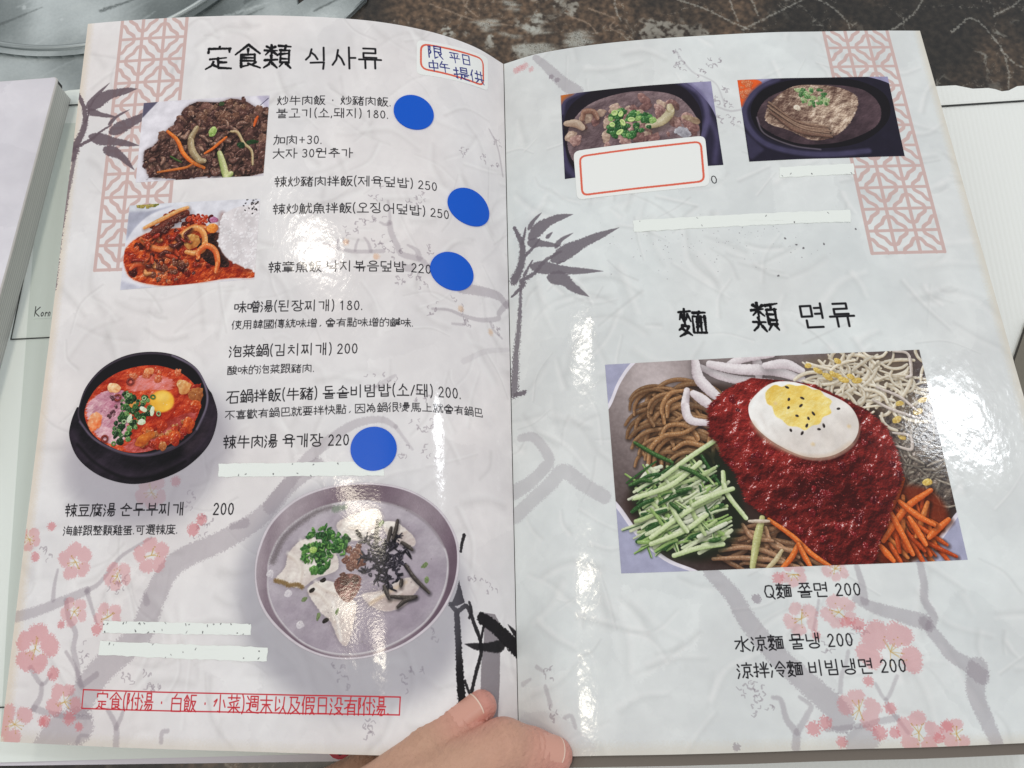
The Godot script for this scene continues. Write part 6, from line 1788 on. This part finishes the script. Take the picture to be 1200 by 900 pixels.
		if k == 0:
			part("grey_panel", slab(pv("-0.2236 -0.1277 -0.1946 -0.1282 -0.1577 0.1465 -0.2005 0.1467 -0.2018 0.1337 -0.2067 0.0916 -0.2135 0.0238 -0.2181 -0.0243 -0.2218 -0.0658"), -0.0088, 0.0003, Rect2(0, 0, 1, 1), plain(rgb(212, 221, 214), 0.6)), mat)
			var letter := photo(200, 100, rgb(212, 221, 214))
			for q in ["20 20 22 80", "60 24 26 55 64 82", "88 58 80 68 86 80 98 76 100 62 88 58", "118 80 118 58", "118 66 128 58 136 62", "146 80 148 58 160 60 160 80"]:
				letter.stroke(curve(pv(q), false, 5), 4.0, 3.0, rgb(30, 34, 34), 0.95, 0.3)
			var lm := plain(Color.WHITE, 0.6)
			lm.albedo_texture = letter.texture()
			var lq := pv("-0.2164 -0.0333 -0.2065 -0.0340 -0.2058 -0.0265 -0.2156 -0.0258")
			part("printed_word", slab(lq, -0.0086, 0.0002, Rect2(lq[0], Vector2(lq[1].x - lq[0].x, lq[3].y - lq[0].y)), lm), mat)
			for s in ["-0.2208 -0.1379 -0.2042 -0.1390 -0.2042 -0.1384 -0.2208 -0.1372", "-0.2209 -0.1378 -0.2204 -0.1378 -0.2238 -0.0161 -0.2242 -0.0161", "-0.2242 -0.0165 -0.2038 -0.0173 -0.2038 -0.0168 -0.2241 -0.0160", "-0.2153 0.1365 -0.1994 0.1362 -0.1994 0.1367 -0.2153 0.1370"]:
				part("frame_line", slab(pv(s), -0.0084, 0.0002, Rect2(0, 0, 1, 1), plain(rgb(52, 56, 54), 0.7)), mat)
		else:
			part("frame_line", slab(pv("0.1977 -0.1304 0.3312 -0.1384 0.3310 -0.1376 0.1976 -0.1295"), -0.0084, 0.0002, Rect2(0, 0, 1, 1), plain(rgb(40, 42, 40), 0.7)), mat)
	# a leaflet under the left placemat, its foot showing along the bottom
	var leaf := thing("leaflet", "pale lilac leaflet with a red print, its foot showing below the left page", "leaflet")
	var lil := plain(rgb(226, 222, 230), 0.5)
	part("leaflet_sheet", slab(pv("-0.2325 0.1584 -0.1998 0.1576 -0.1014 0.1574 -0.0425 0.1572 -0.0163 0.1568 -0.0164 0.1231 -0.2402 0.1208"), -0.0108, 0.0006, Rect2(0, 0, 1, 1), lil), leaf)
	for s in ["-0.0737 0.1544 -0.0704 0.1542 -0.0694 0.1554 -0.0674 0.1542 -0.0660 0.1565 -0.0699 0.1566 -0.0719 0.1560", "-0.0671 0.1545 -0.0606 0.1543 -0.0601 0.1564 -0.0628 0.1565 -0.0657 0.1565"]:
		part("red_print", slab(pv(s), -0.0104, 0.0002, Rect2(0, 0, 1, 1), plain(rgb(196, 30, 58), 0.5)), leaf)
	# dark card on the right
	var card := thing("dark_card", "dark taupe card whose pointed corner peeps out right of the noodle page", "card")
	part("card_sheet", slab(pv("0.2259 -0.0184 0.2162 0.0002 0.2167 0.0266 0.2284 0.0517 0.2583 0.0448 0.2745 -0.0242"), -0.007, 0.0014, Rect2(0, 0, 1, 1), plain(rgb(112, 106, 92), 0.5), plain(rgb(60, 56, 50), 0.6), 0.0004), card)

# ---------------------------------------------------------------- the hand: one skin grown round a skeleton
func bone_list() -> Array:  # [from, to, radius, radius]
	var o := []
	var chain := func(pts: Array, rs: Array) -> void:
		for i in pts.size() - 1:
			o.append([pts[i], pts[i + 1], rs[i], rs[i + 1]])
	chain.call([Vector3(-0.0683, 0.0220, 0.1750), Vector3(-0.0518, 0.0245, 0.1635), Vector3(-0.0327, 0.0210, 0.1494), Vector3(-0.0227, 0.0170, 0.1424), Vector3(-0.0143, 0.0145, 0.1364)], [0.0092, 0.0086, 0.0074, 0.0067, 0.0060])      # index finger, knuckle to tip
	chain.call([Vector3(-0.0811, 0.0200, 0.1856), Vector3(-0.0421, 0.0255, 0.1642), Vector3(-0.0059, 0.0235, 0.1491), Vector3(0.0036, 0.0205, 0.1509), Vector3(0.0118, 0.0165, 0.1526)], [0.0150, 0.0108, 0.0096, 0.0080, 0.0066])      # thumb
	chain.call([Vector3(-0.090, -0.001, 0.176), Vector3(-0.058, -0.0035, 0.160), Vector3(-0.036, -0.0045, 0.163), Vector3(-0.024, -0.005, 0.172)], [0.0092, 0.0078, 0.0070, 0.0062])   # middle
	chain.call([Vector3(-0.100, -0.002, 0.182), Vector3(-0.066, -0.004, 0.174), Vector3(-0.046, -0.005, 0.178), Vector3(-0.037, -0.005, 0.188)], [0.0088, 0.0074, 0.0066, 0.0060])    # ring
	chain.call([Vector3(-0.106, -0.002, 0.190), Vector3(-0.078, -0.004, 0.188), Vector3(-0.062, -0.005, 0.193), Vector3(-0.056, -0.005, 0.201)], [0.0078, 0.0066, 0.0060, 0.0054])   # little
	var wrist := Vector3(-0.150, 0.014, 0.250)
	o.append([Vector3(-0.082, 0.012, 0.178), wrist, 0.0130, 0.0190])
	o.append([Vector3(-0.095, 0.006, 0.184), wrist, 0.0135, 0.0180])
	o.append([Vector3(-0.104, 0.002, 0.196), wrist, 0.0120, 0.0170])
	o.append([Vector3(-0.090, 0.018, 0.205), wrist, 0.0150, 0.0180])
	o.append([wrist, Vector3(-0.235, 0.030, 0.350), 0.0205, 0.0290])
	return o

func grow_skin(bones: Array, cell: float) -> ArrayMesh:
	var lo := Vector3.INF
	var hi := -Vector3.INF
	for b in bones:
		for e in 2:
			var r: float = b[2 + e] + cell * 3.0
			lo = lo.min(b[e] - Vector3.ONE * r)
			hi = hi.max(b[e] + Vector3.ONE * r)
	var n := Vector3i(((hi - lo) / cell).ceil()) + Vector3i.ONE
	var f := PackedFloat32Array()
	f.resize(n.x * n.y * n.z)
	f.fill(0.02)
	for b in bones:
		var p: Vector3 = b[0]
		var d: Vector3 = b[1] - p
		var l2 := d.length_squared()
		var ra: float = b[2]
		var rb: float = b[3]
		var k := 0.010 if maxf(ra, rb) >= 0.0165 else 0.0020  # palm and arm flow together, fingers stay apart
		var reach := maxf(ra, rb) + k + cell * 2.0
		var a := Vector3i(((p.min(b[1]) - Vector3.ONE * reach - lo) / cell).floor()).clamp(Vector3i.ZERO, n - Vector3i.ONE)
		var z := Vector3i(((p.max(b[1]) + Vector3.ONE * reach - lo) / cell).ceil()).clamp(Vector3i.ZERO, n - Vector3i.ONE)
		for iz in range(a.z, z.z + 1):
			for iy in range(a.y, z.y + 1):
				for ix in range(a.x, z.x + 1):
					var q := lo + Vector3(ix, iy, iz) * cell - p
					var t := clampf(q.dot(d) / l2, 0.0, 1.0)
					var dist := (q - d * t).length() - lerpf(ra, rb, t)
					var i := (iz * n.y + iy) * n.x + ix
					var g := f[i]
					var hh := maxf(k - absf(g - dist), 0.0) / k
					f[i] = minf(g, dist) - hh * hh * k * 0.25
	# surface nets
	var id := PackedInt32Array()
	id.resize(f.size())
	id.fill(-1)
	var vs := PackedVector3Array()
	var step := [1, n.x, n.x * n.y]
	for iz in n.z - 1:
		for iy in n.y - 1:
			for ix in n.x - 1:
				var i := (iz * n.y + iy) * n.x + ix
				var sum := Vector3.ZERO
				var cuts := 0
				var inside := 0
				for c in 8:
					if f[i + (c & 1) + (c >> 1 & 1) * n.x + (c >> 2) * n.x * n.y] < 0.0:
						inside += 1
				if inside == 0 or inside == 8:
					continue
				for c in 8:
					for ax in 3:
						if c >> ax & 1:
							continue
						var i0: int = i + (c & 1) + (c >> 1 & 1) * n.x + (c >> 2) * n.x * n.y
						var f0 := f[i0]
						var f1 := f[i0 + step[ax]]
						if (f0 < 0.0) != (f1 < 0.0):
							var v := Vector3(c & 1, c >> 1 & 1, c >> 2)
							v[ax] += f0 / (f0 - f1)
							sum += v
							cuts += 1
				id[i] = vs.size()
				vs.append(lo + (Vector3(ix, iy, iz) + sum / cuts) * cell)
	var ix_ := PackedInt32Array()
	for iz in range(1, n.z - 1):
		for iy in range(1, n.y - 1):
			for ix in range(1, n.x - 1):
				var i := (iz * n.y + iy) * n.x + ix
				for ax in 3:
					if (f[i] < 0.0) == (f[i + step[ax]] < 0.0):
						continue
					var u: int = step[(ax + 1) % 3]
					var w: int = step[(ax + 2) % 3]
					var q := [id[i], id[i - u], id[i - u - w], id[i - w]]
					if q.has(-1):
						continue
					if f[i] < 0.0:
						q.reverse()
					ix_.append_array([q[0], q[1], q[2], q[0], q[2], q[3]])
	var ns := PackedVector3Array()
	for v in vs:
		var g := (v - lo) / cell
		var o := Vector3.ZERO
		for ax in 3:
			var e := Vector3.ZERO
			e[ax] = 1.0
			o[ax] = sample(f, n, g + e) - sample(f, n, g - e)
		ns.append(o.normalized())
	# knuckle folds: a few shallow furrows across the back of each bent joint
	var joints := [[bones[6][0], (bones[6][1] - bones[5][0]).normalized(), 0.0034], [bones[7][0], (bones[7][1] - bones[6][0]).normalized(), 0.0026], [bones[2][1], (bones[3][1] - bones[2][0]).normalized(), 0.0027], [bones[2][0], (bones[2][1] - bones[1][0]).normalized(), 0.0032]]
	for i in vs.size():
		var push := 0.0
		for j in joints:
			var q: Vector3 = vs[i] - j[0]
			var d := q.dot(j[1])
			var w := exp(-pow(d / 0.0052, 2.0)) * clampf(1.0 - q.length() / 0.017, 0.0, 1.0) * clampf(ns[i].y * 1.4, 0.0, 1.0)
			push -= 0.0013 * w * (0.5 + 0.5 * cos(d * TAU / j[2] + 1.2 * sin(q.z * 500.0)))
		vs[i] += ns[i] * push
	var cols := PackedColorArray()
	var tips := [bones[3][1], bones[7][1]]
	for v in vs:
		var t := 0.0
		for p in tips:
			t = maxf(t, 0.45 * exp(-pow(v.distance_to(bones[6][0]) / 0.011, 2.0)))
			t = maxf(t, clampf(1.35 - v.distance_to(p) / 0.017, 0.0, 1.0))
		var mott := 0.05 * waves.get_noise_3d(v.x * 120.0, v.y * 120.0, v.z * 120.0)
		var c := Color(0.57, 0.335, 0.235).lerp(Color(0.66, 0.31, 0.25), t)
		cols.append(Color(c.r * (1.0 + mott), c.g * (1.0 + mott), c.b * (1.0 + mott)))
	var smooth := PackedVector3Array()
	smooth.resize(vs.size())
	for tri in range(0, ix_.size(), 3):
		var fn := (vs[ix_[tri + 1]] - vs[ix_[tri]]).cross(vs[ix_[tri + 2]] - vs[ix_[tri]])
		for e in 3:
			smooth[ix_[tri + e]] += fn
	for i in smooth.size():
		var nn := smooth[i].normalized()
		ns[i] = nn if nn.dot(ns[i]) > 0.0 else -nn
	var arr := []
	arr.resize(Mesh.ARRAY_MAX)
	arr[Mesh.ARRAY_VERTEX] = vs
	arr[Mesh.ARRAY_NORMAL] = ns
	arr[Mesh.ARRAY_COLOR] = cols
	var uv := PackedVector2Array()
	for v in vs:
		uv.append(Vector2(v.x + v.y * 0.4, v.z - v.y * 0.4) * 24.0)
	arr[Mesh.ARRAY_TEX_UV] = uv
	arr[Mesh.ARRAY_INDEX] = ix_
	var m := ArrayMesh.new()
	m.add_surface_from_arrays(Mesh.PRIMITIVE_TRIANGLES, arr)
	return m

func sample(f: PackedFloat32Array, n: Vector3i, g: Vector3) -> float:
	var a := Vector3i(g.floor()).clamp(Vector3i.ZERO, n - Vector3i(2, 2, 2))
	var t := g - Vector3(a)
	var i := (a.z * n.y + a.y) * n.x + a.x
	var sy := n.x
	var sz := n.x * n.y
	var x0 := lerpf(lerpf(f[i], f[i + 1], t.x), lerpf(f[i + sy], f[i + sy + 1], t.x), t.y)
	var x1 := lerpf(lerpf(f[i + sz], f[i + sz + 1], t.x), lerpf(f[i + sz + sy], f[i + sz + sy + 1], t.x), t.y)
	return lerpf(x0, x1, t.z)

func nail_mesh(a: Vector3, b: Vector3, ra: float, rb: float, up: Vector3, start: float, end: float, half: float, mat: Material, free: Material) -> ArrayMesh:
	var d := (b - a).normalized()
	var n := (up - d * up.dot(d)).normalized()
	var side := d.cross(n)
	var out: ArrayMesh = null
	for zone in 2:
		var vs := PackedVector3Array()
		var nn := PackedVector3Array()
		var ix := PackedInt32Array()
		var nu := 14
		var nv := 16 if zone == 0 else 4
		var z0 := 0.0 if zone == 0 else 0.955
		var z1 := 0.955 if zone == 0 else 1.0
		for j in nv + 1:
			var t := lerpf(z0, z1, float(j) / nv)
			var w := half * sqrt(clampf(1.0 - pow(clampf((0.22 - t) / 0.22, 0.0, 1.0), 2.0), 0.05, 1.0))
			for i in nu + 1:
				var u := lerpf(-1.0, 1.0, float(i) / nu)
				var tt := t + (0.06 * (1.0 - u * u) if t > 0.5 else -0.03 * (1.0 - u * u)) * 1.0
				var p := a.lerp(b, lerpf(start, end, tt))
				var r := lerpf(ra, rb, lerpf(start, end, tt)) + 0.00035
				r -= 0.0006 * pow(absf(u), 4.0) + 0.0006 * pow(clampf((0.2 - t) / 0.2, 0, 1), 2.0)
				var dir := n * cos(u * w) + side * sin(u * w)
				vs.append(p + dir * r)
				nn.append(dir)
		for j in nv:
			for i in nu:
				var k := j * (nu + 1) + i
				ix.append_array([k, k + 1, k + nu + 2, k, k + nu + 2, k + nu + 1])
		out = mesh_from(vs, nn, PackedVector2Array(), ix, mat if zone == 0 else free, out)
	return out

func build_hand() -> void:
	var hand := thing("person_hand", "bare hand holding down the menu's fold at the bottom edge with two fingertips", "hand")
	var bones := bone_list()
	var skin := StandardMaterial3D.new()
	skin.vertex_color_use_as_albedo = true
	skin.roughness = 0.42
	skin.metallic_specular = 0.4
	skin.normal_enabled = true
	skin.normal_texture = skin_normal
	skin.normal_scale = 0.9
	var m := grow_skin(bones, 0.0012)
	m.surface_set_material(0, skin)
	part("skin", m, hand)
	var nail := plain(rgb(214, 160, 142), 0.3)
	var free := plain(rgb(232, 206, 188), 0.4)
	var b: Array = bones[3]
	var c: Array = bones[2]
	part("fingernail", nail_mesh(c[0].lerp(b[0], 0.75), b[1], 0.0067, b[3], Vector3(-0.35, 1, -0.40), 0.12, 0.92, 0.98, nail, free), hand)
	b = bones[7]
	part("fingernail", nail_mesh(b[0], b[1], b[2], b[3], Vector3(0.1, 1, -0.70), -0.05, 1.02, 0.95, nail, free), hand)
